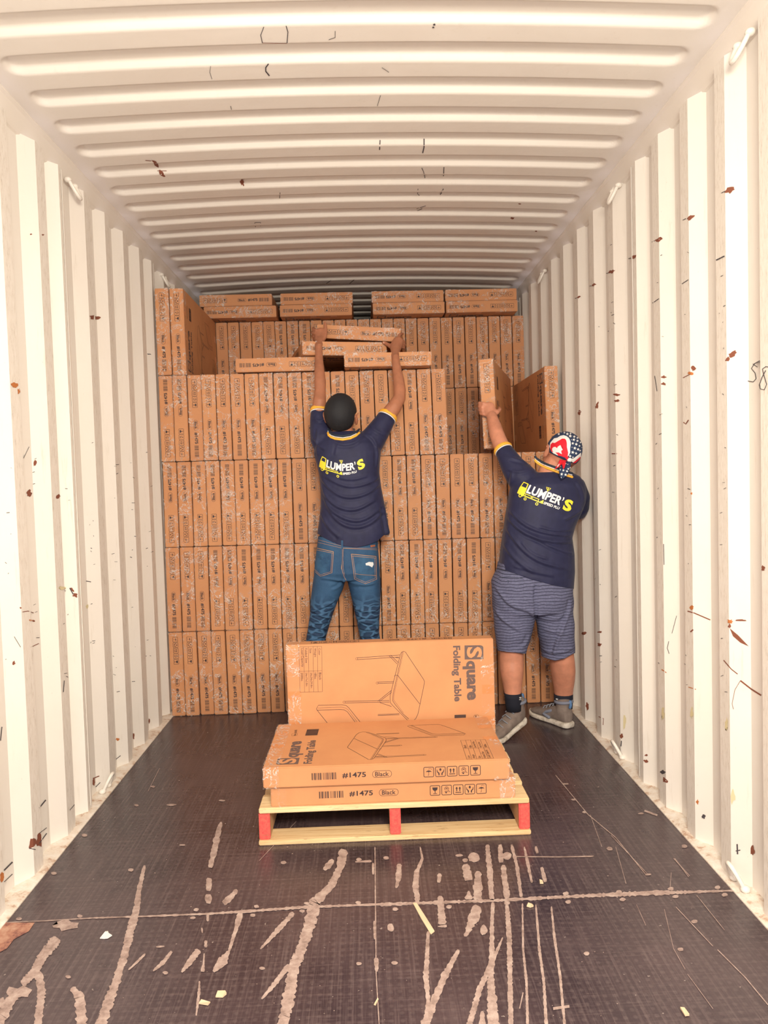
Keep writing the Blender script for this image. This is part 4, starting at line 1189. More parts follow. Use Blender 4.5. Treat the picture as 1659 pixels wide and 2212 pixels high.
HR = hand(CH, (1338, 625, YB + .185, .0210), [(1340, 560, YB + .225, .025), (1345, 500, YB + .265, .032), (1365, 440, YB + .29, .035), (1380, 400, YB + .30, .031)],
    [[(1375, 400, YB + .30, .0110), (1382, 345, YB + .305, .0105), (1405, 300, YB + .325, .0095), (1438, 285, YB + .36, .0088), (1446, 283, YB + .39, .0080)],
     [(1395, 405, YB + .30, .0110), (1425, 380, YB + .302, .0108), (1464, 400, YB + .325, .0098), (1478, 408, YB + .365, .0090), (1475, 412, YB + .40, .0080)],
     [(1395, 450, YB + .295, .0105), (1435, 432, YB + .302, .0105), (1470, 448, YB + .325, .0095), (1483, 455, YB + .365, .0088), (1479, 458, YB + .395, .0080)],
     [(1385, 495, YB + .28, .0095), (1430, 482, YB + .295, .0095), (1462, 495, YB + .32, .0086), (1474, 500, YB + .355, .0078)]],
    [(1320, 520, YB + .265, .0155), (1275, 475, YB + .285, .0130), (1225, 442, YB + .305, .0112), (1185, 422, YB + .318, .0100), (1165, 415, YB + .322, .0090)])
foot = lambda xa, xb: frame_tube([V((xa, YB - .02, .10)), V((xa, YB + .0, .055)), V((xb, YB + .10, .040)), V((xb, YB + .14, .036))], [.034, .030, .022, .016], 14)
fl = Q(C5, 228, 2840, YB).x; fr = Q(C5, 1268, 2840, YB).x
body = union([sections(C4, torso_rows[:-2], IN), sections(C5, hips, IN), sections(C5, leg_l, IN), sections(C5, leg_r, IN), limb(C4, arm_l), limb(C4, arm_r),
    frame_tube([Q(C4, 478, 1180, YB), Q(C4, 474, 1090, YB - .01), H1.p(0, -.005, -.02)], [.062, .056, .052], 20), foot(fl, fl - .02), foot(fr, fr + .02)] + H1.parts() + HL + HR, .0036, 4)
b1 = finish(body, 'body', M['skin1'], p1)
H1.extras(p1, None)
# nails on the thumbs
for nm, ct in (('left', Q(CH, 291, 140, YB + .349)), ('right', Q(CH, 1172, 417, YB + .313))):
    v, f = ellipsoid(ct, (.0055, 0, 0), (0, .0035, 0), (0, 0, .0060), 10); mesh_obj('thumb_nail', v, f, M['nail'], p1, smooth=True)
# hair: cap hugging the skull, low at the nape, cut round the ears
def hair_cap(H, parent, name, m):
    v, f = H.e(0, -.014, .026, .079, .101, .096, 56)
    keepv = []
    for p in v:
        d = p - H.c; x, y, z = d.dot(H.r), d.dot(H.f), d.dot(H.u)
        lim = -.052 if y < -.03 else -.052 + (y + .03) * 1.35
        if abs(x) > .055 and -.030 < y < .03: lim = max(lim, .018)
        keepv.append(z > lim)
    faces = [q for q in f if all(keepv[i] for i in q)]
    bm = bmesh.new(); vs = [bm.verts.new(p + (p - H.c).normalized() * .0016 * noise.noise(p * 60)) for p in v]
    for q in faces: bm.faces.new([vs[i] for i in q])
    bmesh.ops.delete(bm, geom=[x for x in bm.verts if not x.link_faces], context='VERTS')
    g = bmesh.ops.solidify(bm, geom=bm.faces[:], thickness=.006)
    bmesh.ops.recalc_face_normals(bm, faces=bm.faces[:])
    return bm_obj(name, bm, m, parent, True)
hc = hair_cap(H1, p1, 'hair', M['hair'])
# polo shirt
me = union([sections(C4, torso_rows), limb(C4, sleeve_l, cap=False), limb(C4, sleeve_r, cap=False)], .0048, 7)
clamp_hem(me, (630, 680), 4.2556, [(150, 2000), (232, 2004), (300, 2050), (390, 2098), (480, 2128), (600, 2140), (700, 2118), (790, 2078), (848, 2026), (920, 2022)])
folds(me, (630, 680), 4.2556, [
    ([(272, 1560), (330, 1700), (450, 1785), (600, 1800), (770, 1700)], .0075, 15), ([(268, 1500), (380, 1635), (520, 1690), (700, 1650), (815, 1550)], .0065, 14),
    ([(290, 1470), (420, 1555), (560, 1590), (740, 1540), (810, 1480)], .005, 13), ([(275, 1640), (360, 1800), (500, 1885), (650, 1900), (820, 1780)], .0075, 16),
    ([(300, 1740), (420, 1900), (560, 1965), (720, 1930), (850, 1800)], .007, 16), ([(258, 1800), (330, 1950), (440, 2050)], .006, 15),
    ([(850, 1760), (868, 1900), (890, 2020)], .010, 16), ([(350, 1140), (440, 1195), (560, 1190), (650, 1120)], .004, 14), ([(195, 1120), (240, 1200), (310, 1240)], .005, 13),
    ([(660, 1080), (760, 1140), (795, 1260), (785, 1400)], .005, 14), ([(240, 1050), (225, 1180), (240, 1300)], .005, 12), ([(700, 1000), (790, 1080), (880, 1110)], .004, 14),
    ([(440, 1500), (560, 1520), (700, 1480)], .004, 13), ([(200, 950), (250, 985), (310, 960)], .004, 10), ([(420, 1200), (400, 1290)], .003, 12)])
shirt = finish(me, 'polo_shirt', M['navy'], p1)
def cuff(c, seq, parent, sgn=1):
    a, b = seq[-2], seq[-1]; pa, pb = Q(c, a[0], a[1], a[2]), Q(c, b[0], b[1], b[2])
    ax = (pb - pa).normalized(); s1 = ax.cross(V((0, 1, 0))).normalized(); s2 = ax.cross(s1)
    r = b[3]
    tip = pb + ax * .004
    o = closed_ring('sleeve_cuff', tip - ax * .008, s1 * (r * .975), s2 * (r * .975), .0075, M['orange'], parent); lab(o, 'orange-yellow sleeve edge')
    closed_ring('cuff_stripe', tip - ax * .019, s1 * (r * 1.0), s2 * (r * 1.0), .0032, M['white'], o)
    lab(o.children[0], 'thin white stripe')
    closed_ring('cuff_band', tip - ax * .001, s1 * (r * .93), s2 * (r * .93), .0065, M['orange'], o)
cuff(C4, sleeve_l, shirt); cuff(C4, sleeve_r, shirt)
bvs = bvh_of([shirt]); bvb = bvh_of([shirt, b1])
def collar(c, arc, front, bv, rr, parent, dy):
    pts = conform(c, arc, bv, .003, YB)
    o = wire('collar', pts + front, rr, M['orange'], parent, 10); lab(o, 'orange-yellow collar edge')
    arc2 = [(x, y - dy) for x, y in arc]
    p2 = conform(c, arc2, bv, .005, YB)
    lab(wire('collar_stripe', p2, rr * .36, M['white'], o, 8), 'thin white stripe')
    p3 = conform(c, [(x, y - dy * 1.9) for x, y in arc], bv, .001, YB)
    wire('collar_lining', p3, rr * .95, M['navyin'], o, 8)
    return o
arc = [(334, 1086), (340, 1108), (362, 1126), (400, 1140), (470, 1148), (540, 1136), (590, 1112), (622, 1085)]
collar(C4, arc, [], bvb, .0062, shirt, 17)

# ---- shirt logo, drawn in the second worker's picture frame and warped for the first
def logo_art(warp=None):
    A = Art()
    u = (.937, .352); vv = (.447, -.894)
    # cab
    A.stroke([(272, 150), (400, 208)], 26, 0); A.stroke([(278, 150), (165, 310)], 22, 0); A.stroke([(398, 205), (320, 370)], 30, 0)
    A.poly([(225, 262), (330, 310), (362, 335), (282, 515), (240, 545), (228, 470), (185, 445), (135, 470), (92, 450), (120, 385), (165, 290)], 0)
    for x, y, r in ((178, 520, 46), (312, 610, 40), (632, 748, 42)):
        A.disc(x, y, r, 0, 20); A.disc(x, y, r * .52, 1, 16); A.disc(x, y, r * .24, 0, 10)
    A.stroke([(305, 462), (700, 625)], 20, 0); A.stroke([(280, 520), (795, 735)], 28, 0); A.stroke([(690, 620), (665, 672)], 20, 0); A.stroke([(330, 470), (318, 520)], 14, 0); A.stroke([(465, 560), (520, 580)], 22, 0)
    A.poly([(740, 655), (770, 672), (790, 640), (822, 652), (798, 745), (725, 710)], 0)
    # trophy
    A.poly([(892, 278), (1022, 318), (985, 372), (940, 380), (900, 345)], 0); A.poly([(905, 296), (932, 302), (936, 350), (912, 335)], 1); A.poly([(962, 312), (1002, 325), (975, 362), (955, 358)], 1)
    A.stroke([(935, 370), (912, 425)], 26, 0)
    # lettering
    A.text('LUMPER', (332, 442), u, vv, 2, .035, 985, 246)
    A.poly([(1358, 562), (1392, 575), (1375, 630), (1335, 665), (1322, 655), (1345, 620)], 2)
    A.text('S', (1322, 905), (.957, .290), (.33, -.944), 0, .05, 235, 325)
    A.text('SPEED PLU', (808, 752), (.937, .335), (.40, -.90), 2, .035, 460, 78)
    if warp: A.v = [warp(x, y) for x, y in A.v]
    return A
def w1(x, y):
    det = 920 * -220 - 345 * 110
    dx, dy = x - 330, y - 440
    a = (dx * -220 - dy * 110) / det; b = (920 * dy - 345 * dx) / det
    ac = max(a, 0)
    return 280 + 900 * a + b * (38 - 66 * a), 410 + 440 * a - 360 * ac * a - 232 * b
lg = project_art(logo_art(w1), (685, 980), 14.43, bvs, .0016, 60, 'shirt_logo', [M['yellow'], M['navy'], M['white']], shirt, [0, .0005, .0008])
lab(lg, 'yellow and white printed truck logo with lettering')

# ---- jeans
me = union([sections(C5, hips), sections(C5, leg_l), sections(C5, leg_r)], .0050, 5)
folds(me, (630, 1150), 6.9125, [
    ([(430, 680), (600, 700), (740, 720), (815, 725)], .006, 22), ([(830, 725), (980, 770), (1100, 790), (1240, 760)], .006, 22), ([(765, 240), (760, 450), (790, 640), (812, 720)], -.006, 16),
    ([(380, 320), (480, 400), (560, 460)], .003, 18), ([(800, 700), (700, 820), (600, 860)], .005, 20), ([(860, 780), (1000, 800)], .004, 20),
    ([(285, 1180), (400, 1145), (560, 1080), (650, 1000)], .006, 18), ([(280, 1140), (400, 1230), (570, 1290)], .006, 18), ([(270, 1300), (380, 1370), (560, 1330)], .006, 17),
    ([(250, 1390), (380, 1420), (540, 1450)], .006, 17), ([(240, 1480), (350, 1540), (520, 1560)], .006, 17), ([(215, 1600), (350, 1600), (500, 1520)], .006, 16),
    ([(930, 1130), (1080, 1190), (1240, 1180), (1325, 1100)], .006, 18), ([(950, 1210), (1100, 1290), (1310, 1250)], .006, 18), ([(980, 1330), (1120, 1350), (1310, 1380)], .006, 17),
    ([(1000, 1420), (1120, 1460), (1300, 1430)], .006, 17), ([(1010, 1540), (1160, 1560), (1300, 1500)], .006, 17), ([(1030, 1640), (1180, 1600), (1330, 1640)], .006, 16)])
jeans = finish(me, 'jeans', M['denim'], p1)
bvj = bvh_of([jeans])
def art_on(c_org, sc, bv, polys, strokes, name, mats, parent, off=.0015, cell=30):
    A = Art()
    for p, m in polys: A.poly(p, m)
    for p, w_, m in strokes: A.stroke(p, w_, m)
    return project_art(A, c_org, sc, bv, off, cell, name, mats, parent, [0, .0008, .0008])
pl = [(385, 235), (628, 290), (605, 600), (435, 655), (330, 560), (350, 500)]
pr = [(890, 325), (1252, 360), (1262, 700), (1100, 770), (938, 690)]
o = art_on((630, 1150), 6.9125, bvj, [(pl, 0)], [([(385, 235), (628, 290)], 8, 1), ([(380, 262), (624, 312)], 5, 1), ([(628, 290), (605, 600), (435, 655), (332, 562)], 6, 1), ([(606, 310), (588, 585), (435, 632), (345, 545)], 4, 1)], 'back_pocket', [M['denimpk'], M['stitch']], jeans, .003)
o = art_on((630, 1150), 6.9125, bvj, [(pr, 0), ([(1098, 462), (1150, 440), (1210, 445), (1218, 478), (1170, 488), (1196, 522), (1150, 495), (1105, 490)], 2)],
    [([(890, 325), (1252, 360)], 8, 1), ([(892, 352), (1250, 385)], 5, 1), ([(890, 325), (938, 690), (1100, 770), (1262, 700), (1252, 360)], 6, 1), ([(915, 360), (958, 675), (1100, 742), (1240, 685), (1232, 385)], 4, 1), ([(945, 615), (1255, 645)], 5, 1)],
    'back_pocket', [M['denimpk'], M['stitch'], M['denimlt']], jeans, .003); lab(o, 'back pocket with a frayed white patch')
art_on((630, 1150), 6.9125, bvj, [], [([(755, 225), (752, 420), (745, 540), (780, 660), (812, 720)], 5, 0), ([(775, 225), (772, 420), (765, 540), (795, 650)], 4, 0), ([(400, 150), (560, 190), (750, 235), (900, 245), (1280, 262)], 4, 0), ([(400, 110), (560, 155), (750, 205)], 4, 0), ([(780, 235), (1270, 238)], 4, 0)], 'seam_stitching', [M['stitch']], jeans)
o = art_on((630, 1150), 6.9125, bvj, [([(1170, 192), (1240, 185), (1243, 210), (1175, 222)], 0)], [], 'leather_patch', [M['leather']], jeans, .003)
for xx in (755, 1275): art_on((630, 1150), 6.9125, bvj, [([(xx - 14, 120), (xx + 14, 122), (xx + 14, 248), (xx - 14, 246)], 0)], [], 'belt_loop', [M['denimpk']], jeans, .005)
for cx_f, dx in ((fl, -.12), (fr, .14)):
    shoe((cx_f, YB - .085, 0), (dx, 1, 0), (0, 0, 1), 0, 1, p1, None)

# ------------------------------------------------------------------ worker in shorts
YC = 3.80
p2 = empty('person', (P(1160, 1400, YC).x, YC, 0))
tag(p2, 'person in navy polo, striped shorts and stars-and-stripes bandana reaching up with one arm', 'person', 'workers loading the container')
trows = [(610, 930, 1085, YC, .075, 2.2), (500, 1010, 1130, YC, .100, 2.3), (420, 1050, 1190, YC, .118, 2.4), (402, 1062, 1270, YC, .130, 2.4), (388, 1055, 1360, YC, .138, 2.4), (372, 1020, 1450, YC, .142, 2.4),
    (358, 965, 1560, YC, .146, 2.4), (343, 938, 1660, YC, .150, 2.4), (325, 958, 1800, YC, .155, 2.4), (308, 962, 1950, YC, .155, 2.4), (298, 950, 2120, YC, .150, 2.4)]
sl2 = [(570, 1200, YC, .080), (490, 1110, YC + .01, .075), (430, 1030, YC + .03, .062), (385, 950, YC + .05, .052), (345, 882, YC + .08, .0455)]
sr2 = [(880, 1210, YC, .075), (965, 1240, YC + .01, .070), (1000, 1310, YC + .04, .062), (1000, 1390, YC + .08, .058), (985, 1430, YC + .11, .055)]
hips2 = [(232, 1030, 60, YC, .135, 2.4), (222, 1032, 150, YC, .142, 2.4), (168, 1034, 270, YC, .150, 2.4), (168, 1036, 450, YC, .152, 2.4), (182, 1040, 600, YC, .135, 2.4)]
sleg_l = [(190, 640, 500, YC, .12, 2.2), (186, 628, 650, YC, .115, 2.2), (198, 600, 800, YC, .108, 2.2), (212, 565, 950, YC, .102, 2.2), (226, 530, 1040, YC - .005, .100, 2.2), (232, 520, 1080, YC - .005, .09, 2.2)]
sleg_r = [(625, 1035, 500, YC, .12, 2.2), (634, 1040, 650, YC, .115, 2.2), (662, 1048, 800, YC, .112, 2.2), (688, 1054, 950, YC + .01, .108, 2.2), (704, 1058, 1060, YC + .02, .104, 2.2), (710, 1056, 1150, YC + .02, .10, 2.2)]
cal_l = [(250, 580, 700, YC, .085, 2), (252, 530, 900, YC, .075, 2), (250, 505, 1040, YC, .068, 2), (248, 506, 1130, YC, .066, 2), (250, 506, 1220, YC - .005, .066, 2), (264, 500, 1310, YC - .01, .060, 2), (284, 490, 1400, YC - .015, .050, 2), (300, 482, 1490, YC - .02, .043, 2), (315, 478, 1600, YC - .02, .040, 2), (325, 475, 1680, YC - .02, .038, 2)]
cal_r = [(690, 1020, 700, YC, .085, 2), (750, 1035, 900, YC + .01, .076, 2), (795, 1046, 1050, YC + .03, .070, 2), (797, 1060, 1150, YC + .04, .068, 2), (806, 1068, 1250, YC + .06, .068, 2), (822, 1062, 1350, YC + .08, .060, 2), (840, 1046, 1450, YC + .10, .050, 2), (848, 1035, 1560, YC + .12, .044, 2), (858, 1028, 1660, YC + .13, .040, 2)]
H2 = Head(Q(CB, 715, 860, YC - .02), (-.20, .90, .20), (.42, -.18, .88), .98)
arm2 = [(560, 1150, YC, .060), (430, 1020, YC + .04, .048), (350, 890, YC + .08, .0420), (318, 820, YC + .11, .0410), (292, 750, YC + .14, .0390), (275, 690, YC + .18, .0370), (262, 640, YC + .21, .0320), (252, 600, YC + .235, .0275)]
arm2r = [(880, 1210, YC, .058), (975, 1260, YC + .02, .046), (1000, 1360, YC + .07, .042), (985, 1440, YC + .13, .038), (930, 1400, YC + .22, .036), (860, 1340, YC + .30, .030), (800, 1300, YC + .355, .024)]
H2L = hand(C6, (250, 600, YC + .24, .026), [(240, 575, YC + .255, .032), (232, 545, YC + .268, .036), (228, 525, YC + .272, .033)],
    [[(215, 512, YC + .268, .0110), (180, 490, YC + .272, .0108), (148, 488, YC + .300, .0100), (143, 484, YC + .345, .0090)],
     [(210, 540, YC + .268, .0110), (170, 522, YC + .272, .0108), (146, 518, YC + .300, .0100), (141, 514, YC + .350, .0090)],
     [(210, 567, YC + .262, .0105), (172, 553, YC + .268, .0105), (149, 549, YC + .298, .0098), (144, 545, YC + .345, .0088)],
     [(215, 592, YC + .258, .0095), (180, 582, YC + .262, .0095), (156, 578, YC + .290, .0088), (150, 574, YC + .330, .0080)]],
    [(262, 590, YC + .25, .0160), (298, 565, YC + .255, .0130), (318, 545, YC + .285, .0112), (318, 532, YC + .335, .0100)])
H2R = hand(C6, (800, 1300, YC + .355, .024), [(770, 1275, YC + .375, .030), (740, 1255, YC + .395, .032)],
    [[(730, 1235, YC + .40, .0100), (700, 1205, YC + .425, .0095), (690, 1180, YC + .44, .0085)], [(720, 1255, YC + .40, .0100), (685, 1228, YC + .425, .0095), (670, 1205, YC + .44, .0085)],
     [(718, 1280, YC + .40, .0095), (680, 1262, YC + .425, .0090), (662, 1242, YC + .44, .0085)], [(725, 1305, YC + .395, .0090), (690, 1295, YC + .42, .0085), (672, 1282, YC + .435, .0080)]],
    [(790, 1262, YC + .37, .0130), (785, 1225, YC + .395, .0110), (775, 1200, YC + .415, .0100)])
rf_heel, rf_toe = V((1.055, 3.862, 0)), V((.905, 4.130, 0))
rff = (rf_toe - rf_heel).normalized()
lfh = V((.800, 3.830, 0)); lff = V((-.80, -.60, 0)).normalized()
f2r = frame_tube([Q(C7, 945, 1640, YC + .13), rf_heel + rff * .06 + V((0, 0, .06)), rf_heel + rff * .15 + V((0, 0, .042)), rf_heel + rff * .22 + V((0, 0, .036))], [.036, .030, .022, .016], 14)
f2l = frame_tube([Q(C7, 400, 1660, YC - .02), lfh + lff * .07 + V((0, 0, .10)), lfh + lff * .16 + V((0, 0, .048)), lfh + lff * .22 + V((0, 0, .034))], [.034, .029, .021, .015], 14)
body = union([sections(C6, trows[:-1], IN), sections(C7, hips2, IN + .01), sections(C7, cal_l), sections(C7, cal_r), limb(C6, arm2), limb(C6, arm2r),
    frame_tube([Q(C6, 770, 1180, YC), Q(C6, 765, 1090, YC), H2.p(0, -.012, -.02)], [.072, .066, .060], 20), f2r, f2l] + H2.parts() + H2L + H2R, .0038, 4)
b2 = finish(body, 'body', M['skin2'], p2)
H2.extras(p2, None)
me = union([sections(C6, trows), limb(C6, sl2, cap=False), limb(C6, sr2, cap=False)], .0050, 7)
clamp_hem(me, (1000, 750), 4.0233, [(250, 1905), (305, 1918), (450, 1960), (600, 2020), (800, 2072), (960, 2100)])
folds(me, (1000, 750), 4.0233, [
    ([(395, 1480), (480, 1580), (600, 1650), (800, 1700), (945, 1690)], .009, 15), ([(375, 1560), (450, 1680), (560, 1800), (700, 1880), (920, 1930)], .008, 16),
    ([(410, 1420), (520, 1540), (680, 1610), (940, 1640)], .008, 14), ([(600, 1640), (750, 1725), (900, 1785), (955, 1800)], .007, 13), ([(505, 1690), (600, 1800), (740, 1845)], .005, 13),
    ([(430, 1080), (415, 1180), (395, 1270)], .005, 14), ([(400, 960), (500, 985), (610, 1010)], .005, 12), ([(880, 1500), (980, 1450), (1040, 1400)], .007, 14), ([(990, 1170), (1035, 1250), (1050, 1330)], .005, 14),
    ([(350, 1700), (450, 1850), (620, 1960)], .006, 16), ([(650, 1560), (800, 1600), (950, 1580)], .006, 13), ([(380, 1060), (480, 1090), (560, 1070)], .004, 12), ([(440, 1900), (600, 1950), (800, 1990)], .004, 14)])
shirt2 = finish(me, 'polo_shirt', M['navy'], p2)
cuff(C6, sl2, shirt2)
bvs2 = bvh_of([shirt2]); bvb2 = bvh_of([shirt2, b2])
YB_, YB = YB, YC
collar(C6, [(628, 985), (640, 1000), (680, 1028), (730, 1050), (790, 1072), (840, 1092), (900, 1114), (948, 1128)], [], bvb2, .0065, shirt2, 17)
YB = YB_
lg = project_art(logo_art(), (1110, 1030), 12.76, bvs2, .0016, 60, 'shirt_logo', [M['yellow'], M['navy'], M['white']], shirt2, [0, .0005, .0008])
lab(lg, 'yellow and white printed truck logo with lettering')
me = union([sections(C7, hips2), sections(C7, sleg_l), sections(C7, sleg_r)], .0050, 6)
clamp_hem(me, (1030, 1200), 5.028, [(150, 1030), (228, 1034), (400, 1048), (530, 1062), (560, 1062), (690, 1085), (760, 1112), (850, 1138), (950, 1120), (1060, 1060)])
folds(me, (1030, 1200), 5.028, [
    ([(200, 330), (300, 480), (420, 560), (540, 590), (620, 640)], .008, 22), ([(650, 650), (740, 690), (860, 700), (960, 640)], .007, 24), ([(190, 560), (260, 680), (360, 760), (480, 820)], .006, 20),
    ([(640, 300), (635, 450), (640, 600), (640, 690)], -.008, 20), ([(1000, 620), (930, 800), (860, 960), (840, 1080)], .009, 22), ([(700, 1000), (800, 1060), (950, 1050), (1050, 1000)], .006, 18),
    ([(1030, 480), (1000, 640)], .006, 18), ([(330, 240), (420, 260), (520, 240)], .004, 14), ([(570, 860), (540, 960), (470, 1010)], .006, 18), ([(720, 800), (860, 840), (1000, 860)], .004, 18)])
ripple(me, .006, (9, 9, 14))
shorts = finish(me, 'shorts', M['shorts'], p2)
bvsh = bvh_of([shorts])
art_on((1030, 1200), 5.028, bvsh, [], [([(240, 240), (350, 232), (500, 250), (505, 262)], 4, 0), ([(330, 268), (352, 275), (340, 300)], 5, 0)], 'welt_pocket', [M['navyin']], shorts)
# bandana
bm = bmesh.new()
v, f = H2.e(0, -.014, .030, .082, .105, .094, 60)
kv = []
for p in v:
    d = p - H2.c; x, y, z = d.dot(H2.r), d.dot(H2.f), d.dot(H2.u)
    kv.append(z > (-.014 if y < -.03 else -.014 + (y + .03) * .45))
vs = [bm.verts.new(p + (p - H2.c).normalized() * (.0022 * noise.noise(V((p.x * 40, p.y * 40, p.z * 25))))) for p in v]
for q in f:
    if all(kv[i] for i in q): bm.faces.new([vs[i] for i in q])
bmesh.ops.delete(bm, geom=[x for x in bm.verts if not x.link_faces], context='VERTS')
bmesh.ops.solidify(bm, geom=bm.faces[:], thickness=.004)
bmesh.ops.recalc_face_normals(bm, faces=bm.faces[:])
ban = bm_obj('bandana', bm, M['bandana'], p2, True); lab(ban, 'navy bandana with white stars and red and white folds')
v, f = ellipsoid(Q(CB, 950, 985, YC - .128), (.013, 0, 0), (0, .012, 0), (0, 0, .013), 14); kn = mesh_obj('bandana_knot', v, f, M['white'], ban, smooth=True)
def tail(name, pts, m):
    """cloth strip with thickness; pts: (xl, yl, xr, yr, Y) rows"""
    vs = []; fs = []; k = 6
    for side in (0, .0022):
        for (xl, yl, xr, yr, Y) in pts:
            for j in range(k + 1):
                t_ = j / k; vs.append(Q(CB, xl + (xr - xl) * t_, yl + (yr - yl) * t_, Y + side + .006 * math.sin(t_ * 6.3)))
    n = len(pts) * (k + 1)
    for s_ in (0, 1):
        for i in range(len(pts) - 1):
            for j in range(k):
                a = s_ * n + i * (k + 1) + j; q = (a, a + 1, a + k + 2, a + k + 1); fs.append(q if s_ else q[::-1])
    for i in range(len(pts) - 1):
        for j in (0, k):
            a = i * (k + 1) + j; fs.append((a, a + k + 1, a + k + 1 + n, a + n))
    for j in range(k): fs.append((j, j + 1, j + 1 + n, j + n)); a = (len(pts) - 1) * (k + 1) + j; fs.append((a, a + 1, a + 1 + n, a + n))
    return mesh_obj(name, vs, fs, m, ban, smooth=True)
t1 = tail('bandana_tail', [(850, 1010, 985, 1030, YC - .130), (790, 1080, 985, 1120, YC - .136), (720, 1130, 965, 1230, YC - .142), (685, 1250, 930, 1320, YC - .148), (690, 1380, 880, 1400, YC - .150), (735, 1490, 760, 1480, YC - .150)], M['bandana'])
t2 = tail('bandana_tail', [(700, 975, 900, 1010, YC - .132), (690, 1000, 800, 1060, YC - .136), (660, 1090, 740, 1110, YC - .140), (600, 1180, 680, 1170, YC - .142), (560, 1240, 600, 1215, YC - .144)], M['red'])
t3 = tail('bandana_tail', [(750, 1040, 860, 1040, YC - .150), (760, 1110, 850, 1100, YC - .152), (775, 1170, 835, 1160, YC - .154), (790, 1225, 815, 1205, YC - .154)], M['red'])
bvn = bvh_of([ban]); bvt = bvh_of([t1])
def star(A, x, y, r, a0, m=0):
    pts = []
    for i in range(10):
        a = a0 + math.pi * i / 5; q = r if i % 2 == 0 else r * .42
        pts.append((x + q * math.sin(a), y - q * math.cos(a)))
    for i in range(10): A.poly([(x, y), pts[i], pts[(i + 1) % 10]], m)
A = Art()
for x, y, r in ((820,300,32),(895,332,42),(968,385,48),(680,335,34),(975,320,30),(1068,402,38),(1150,430,34),(1058,478,42),(1148,505,38),(1030,570,40),(1118,592,44),(1222,545,32),(1198,632,32),(1275,605,26),(1082,690,44),(1165,720,42),(1030,795,46),(1112,820,38),(965,890,40),(1215,750,26),(1035,920,26),(998,480,14),(1012,668,14),(1255,675,14),(745,285,18),(1228,480,20)):
    star(A, x, y, r, .25)
o = project_art(A, (1150, 910), 11.85, bvn, .0018, 200, 'star_print', [M['white']], ban); lab(o, 'printed white stars')
A = Art()
A.poly([(455,690),(440,640),(470,540),(560,440),(640,425),(720,375),(800,358),(880,385),(940,440),(975,520),(982,600),(965,700),(968,800),(930,880),(880,905),(800,870),(700,880),(640,870),(540,820),(490,770)], 0)
A.poly([(980,960),(1050,950),(1180,850),(1330,720),(1325,790),(1280,880),(1180,960),(1100,1020),(1040,1050),(1000,1030)], 0)
o = project_art(A, (1150, 910), 11.85, bvn, .0012, 40, 'white_fold', [M['white']], ban)
A = Art()
A.poly([(765,450),(830,452),(865,490),(880,560),(885,660),(915,800),(905,890),(820,880),(760,850),(740,760),(780,730),(840,740),(868,665),(830,590),(790,565),(720,610),(650,655),(640,690),(590,655),(540,665),(510,710),(520,760),(545,795),(500,780),(462,710),(470,600),(520,550),(580,560),(680,500)], 0)
A.poly([(595,798),(680,800),(750,840),(860,880),(915,900),(950,1030),(900,1010),(840,930),(740,890),(660,880),(650,850)], 0)
A.poly([(1250,880),(1240,930),(1180,990),(1090,1070),(1020,1060),(1050,1045),(1140,970)], 0)
o = project_art(A, (1150, 910), 11.85, bvn, .0020, 40, 'red_fold', [M['red']], ban)
A = Art()
for x, y, r in ((750,1355,46),(700,1240,34),(795,1258,36),(885,1280,34),(850,1370,40),(915,1220,30),(715,1160,22),(908,1105,16),(865,1090,18),(965,1190,24),(735,1440,24),(790,1200,20)): star(A, x, y, r, .2)
o = project_art(A, (1150, 910), 11.85, bvt, .0012, 200, 'star_print', [M['white']], t1)
A = Art(); A.poly([(690,1080),(700,1110),(640,1190),(575,1235),(600,1170)], 0); o = project_art(A, (1150, 910), 11.85, bvh_of([t2]), .0012, 60, 'white_fold', [M['white']], t2)
# socks and shoes
def grow(rows, lo, hi, g):
    out = []
    for (xl, xr, y, Y, hd, ex) in rows:
        if lo <= y <= hi: out.append((xl - g / .000472, xr + g / .000472, y, Y, hd + g, ex))
    return out
sk = mesh_obj('sock', *sections(C7, [(296, 486, 1488, YC - .02, .047, 2), (305, 484, 1540, YC - .02, .045, 2)] + grow(cal_l, 1600, 1700, .003)), M['sock'], p2, smooth=True)
sk2 = mesh_obj('sock', *sections(C7, [(838, 1042, 1500, YC + .11, .050, 2)] + grow(cal_r, 1560, 1700, .004)), M['sock'], p2, smooth=True)
for (bvk, par, xx, yy) in ((bvh_of([sk]), sk, 468, 1548), (bvh_of([sk2]), sk2, 868, 1562)):
    A = Art(); A.poly([(xx - 8, yy - 12), (xx + 4, yy - 4), (xx, yy + 6), (xx - 8, yy)], 0); A.poly([(xx + 2, yy - 16), (xx + 8, yy - 4), (xx + 3, yy + 6), (xx - 2, yy - 4)], 0); A.poly([(xx + 18, yy - 10), (xx + 12, yy + 4), (xx + 4, yy + 6), (xx + 7, yy - 4)], 0)
    A.rect(xx - 10, yy + 14, xx + 20, yy + 20, 0)
    o = project_art(A, (1030, 1200), 5.028, bvk, .0012, 12, 'sock_emblem', [M['white']], par); lab(o, 'small white emblem')
shoe(rf_heel, rff, (0, 0, 1), 0, -1, p2, 'grey high-top shoe flat on the floor')
shoe(lfh, lff, (0, 0, 1), .30, 1, p2, 'grey high-top shoe with raised heel')

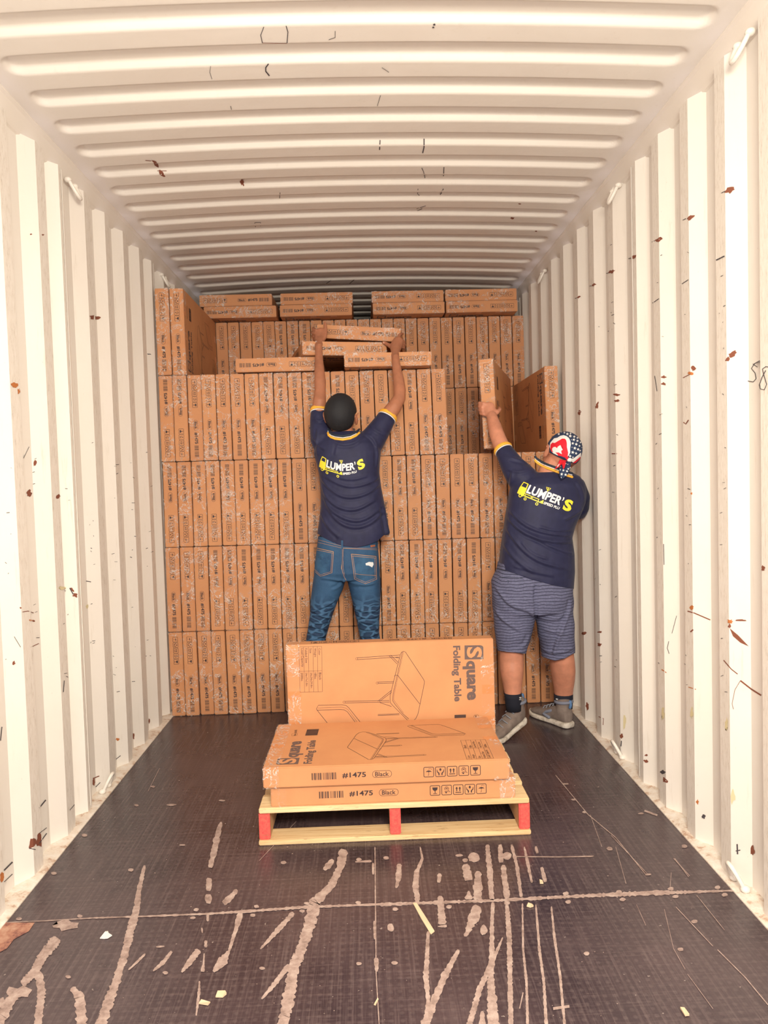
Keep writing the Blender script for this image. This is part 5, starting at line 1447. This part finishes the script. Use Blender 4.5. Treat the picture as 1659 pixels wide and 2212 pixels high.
# ================================================================== litter on the floor
def scrap(px, py, pts, h, m, label, cat, name, rot=0.0):
    c = PF(px, py); e = bmesh.new(); n = len(pts)
    cr, sr = math.cos(rot), math.sin(rot)
    lo = [e.verts.new((c.x + x * cr - y * sr, c.y + x * sr + y * cr, .0018)) for x, y in pts]
    hi = [e.verts.new((v.co.x, v.co.y, .0018 + h * (1 + .8 * (i % 2)))) for i, v in enumerate(lo)]
    e.faces.new(lo[::-1]); e.faces.new(hi)
    for i in range(n): e.faces.new((lo[i], lo[(i + 1) % n], hi[(i + 1) % n], hi[i]))
    bmesh.ops.triangulate(e, faces=[f for f in e.faces if len(f.verts) > 4])
    o = bm_obj(name, e, m); tag(o, label, cat); return o
scrap(230, 2022, [(-.018, -.010), (-.004, .016), (.004, .018), (.006, .004), (.016, -.008), (.004, -.018), (-.006, -.016)], .0025, M['paper'], 'crumpled white paper scrap on the floor at the lower left', 'paper', 'paper_scrap', .3)
scrap(912, 1985, [(-.008, .085), (.003, .080), (.012, 0), (.018, -.075), (.004, -.085), (-.004, 0)], .002, M['chip'], 'long yellow wood splinter across the floor seam in front of the pallet', 'splinter', 'wood_splinter', .18)
scrap(1144, 1958, [(-.010, -.004), (-.002, .010), (.009, .006), (.011, -.006), (0, -.010)], .003, M['chip'], 'small pale chip lying just below the floor seam, right of centre', 'wood chip', 'wood_chip')
scrap(478, 2150, [(-.013, -.010), (-.011, .009), (.008, .012), (.014, 0), (.006, -.012)], .003, M['chip'], 'small pinkish chip on the floor near the bottom, left of centre', 'wood chip', 'wood_chip')
scrap(442, 2169, [(-.014, -.004), (-.012, .007), (.014, .004), (.012, -.006)], .003, M['chip'], 'flat pale chip at the bottom, beside the broken streak', 'wood chip', 'wood_chip', -.2)
scrap(1479, 2188, [(-.005, -.014), (-.006, .012), (.005, .013), (.006, -.013)], .003, M['chip'], 'upright pale wood chip near the bottom right corner', 'wood chip', 'wood_chip')
scrap(1169, 1907, [(-.006, -.009), (-.003, .010), (.006, .008), (.005, -.010)], .003, M['chip'], 'small orange chip on the floor between pallet and seam', 'wood chip', 'wood_chip')
scrap(813, 2166, [(-.003, -.012), (0, .012), (.003, .010), (.002, -.013)], .002, M['chip'], 'thin green-yellow sliver at the bottom centre', 'splinter', 'wood_splinter', -.3)
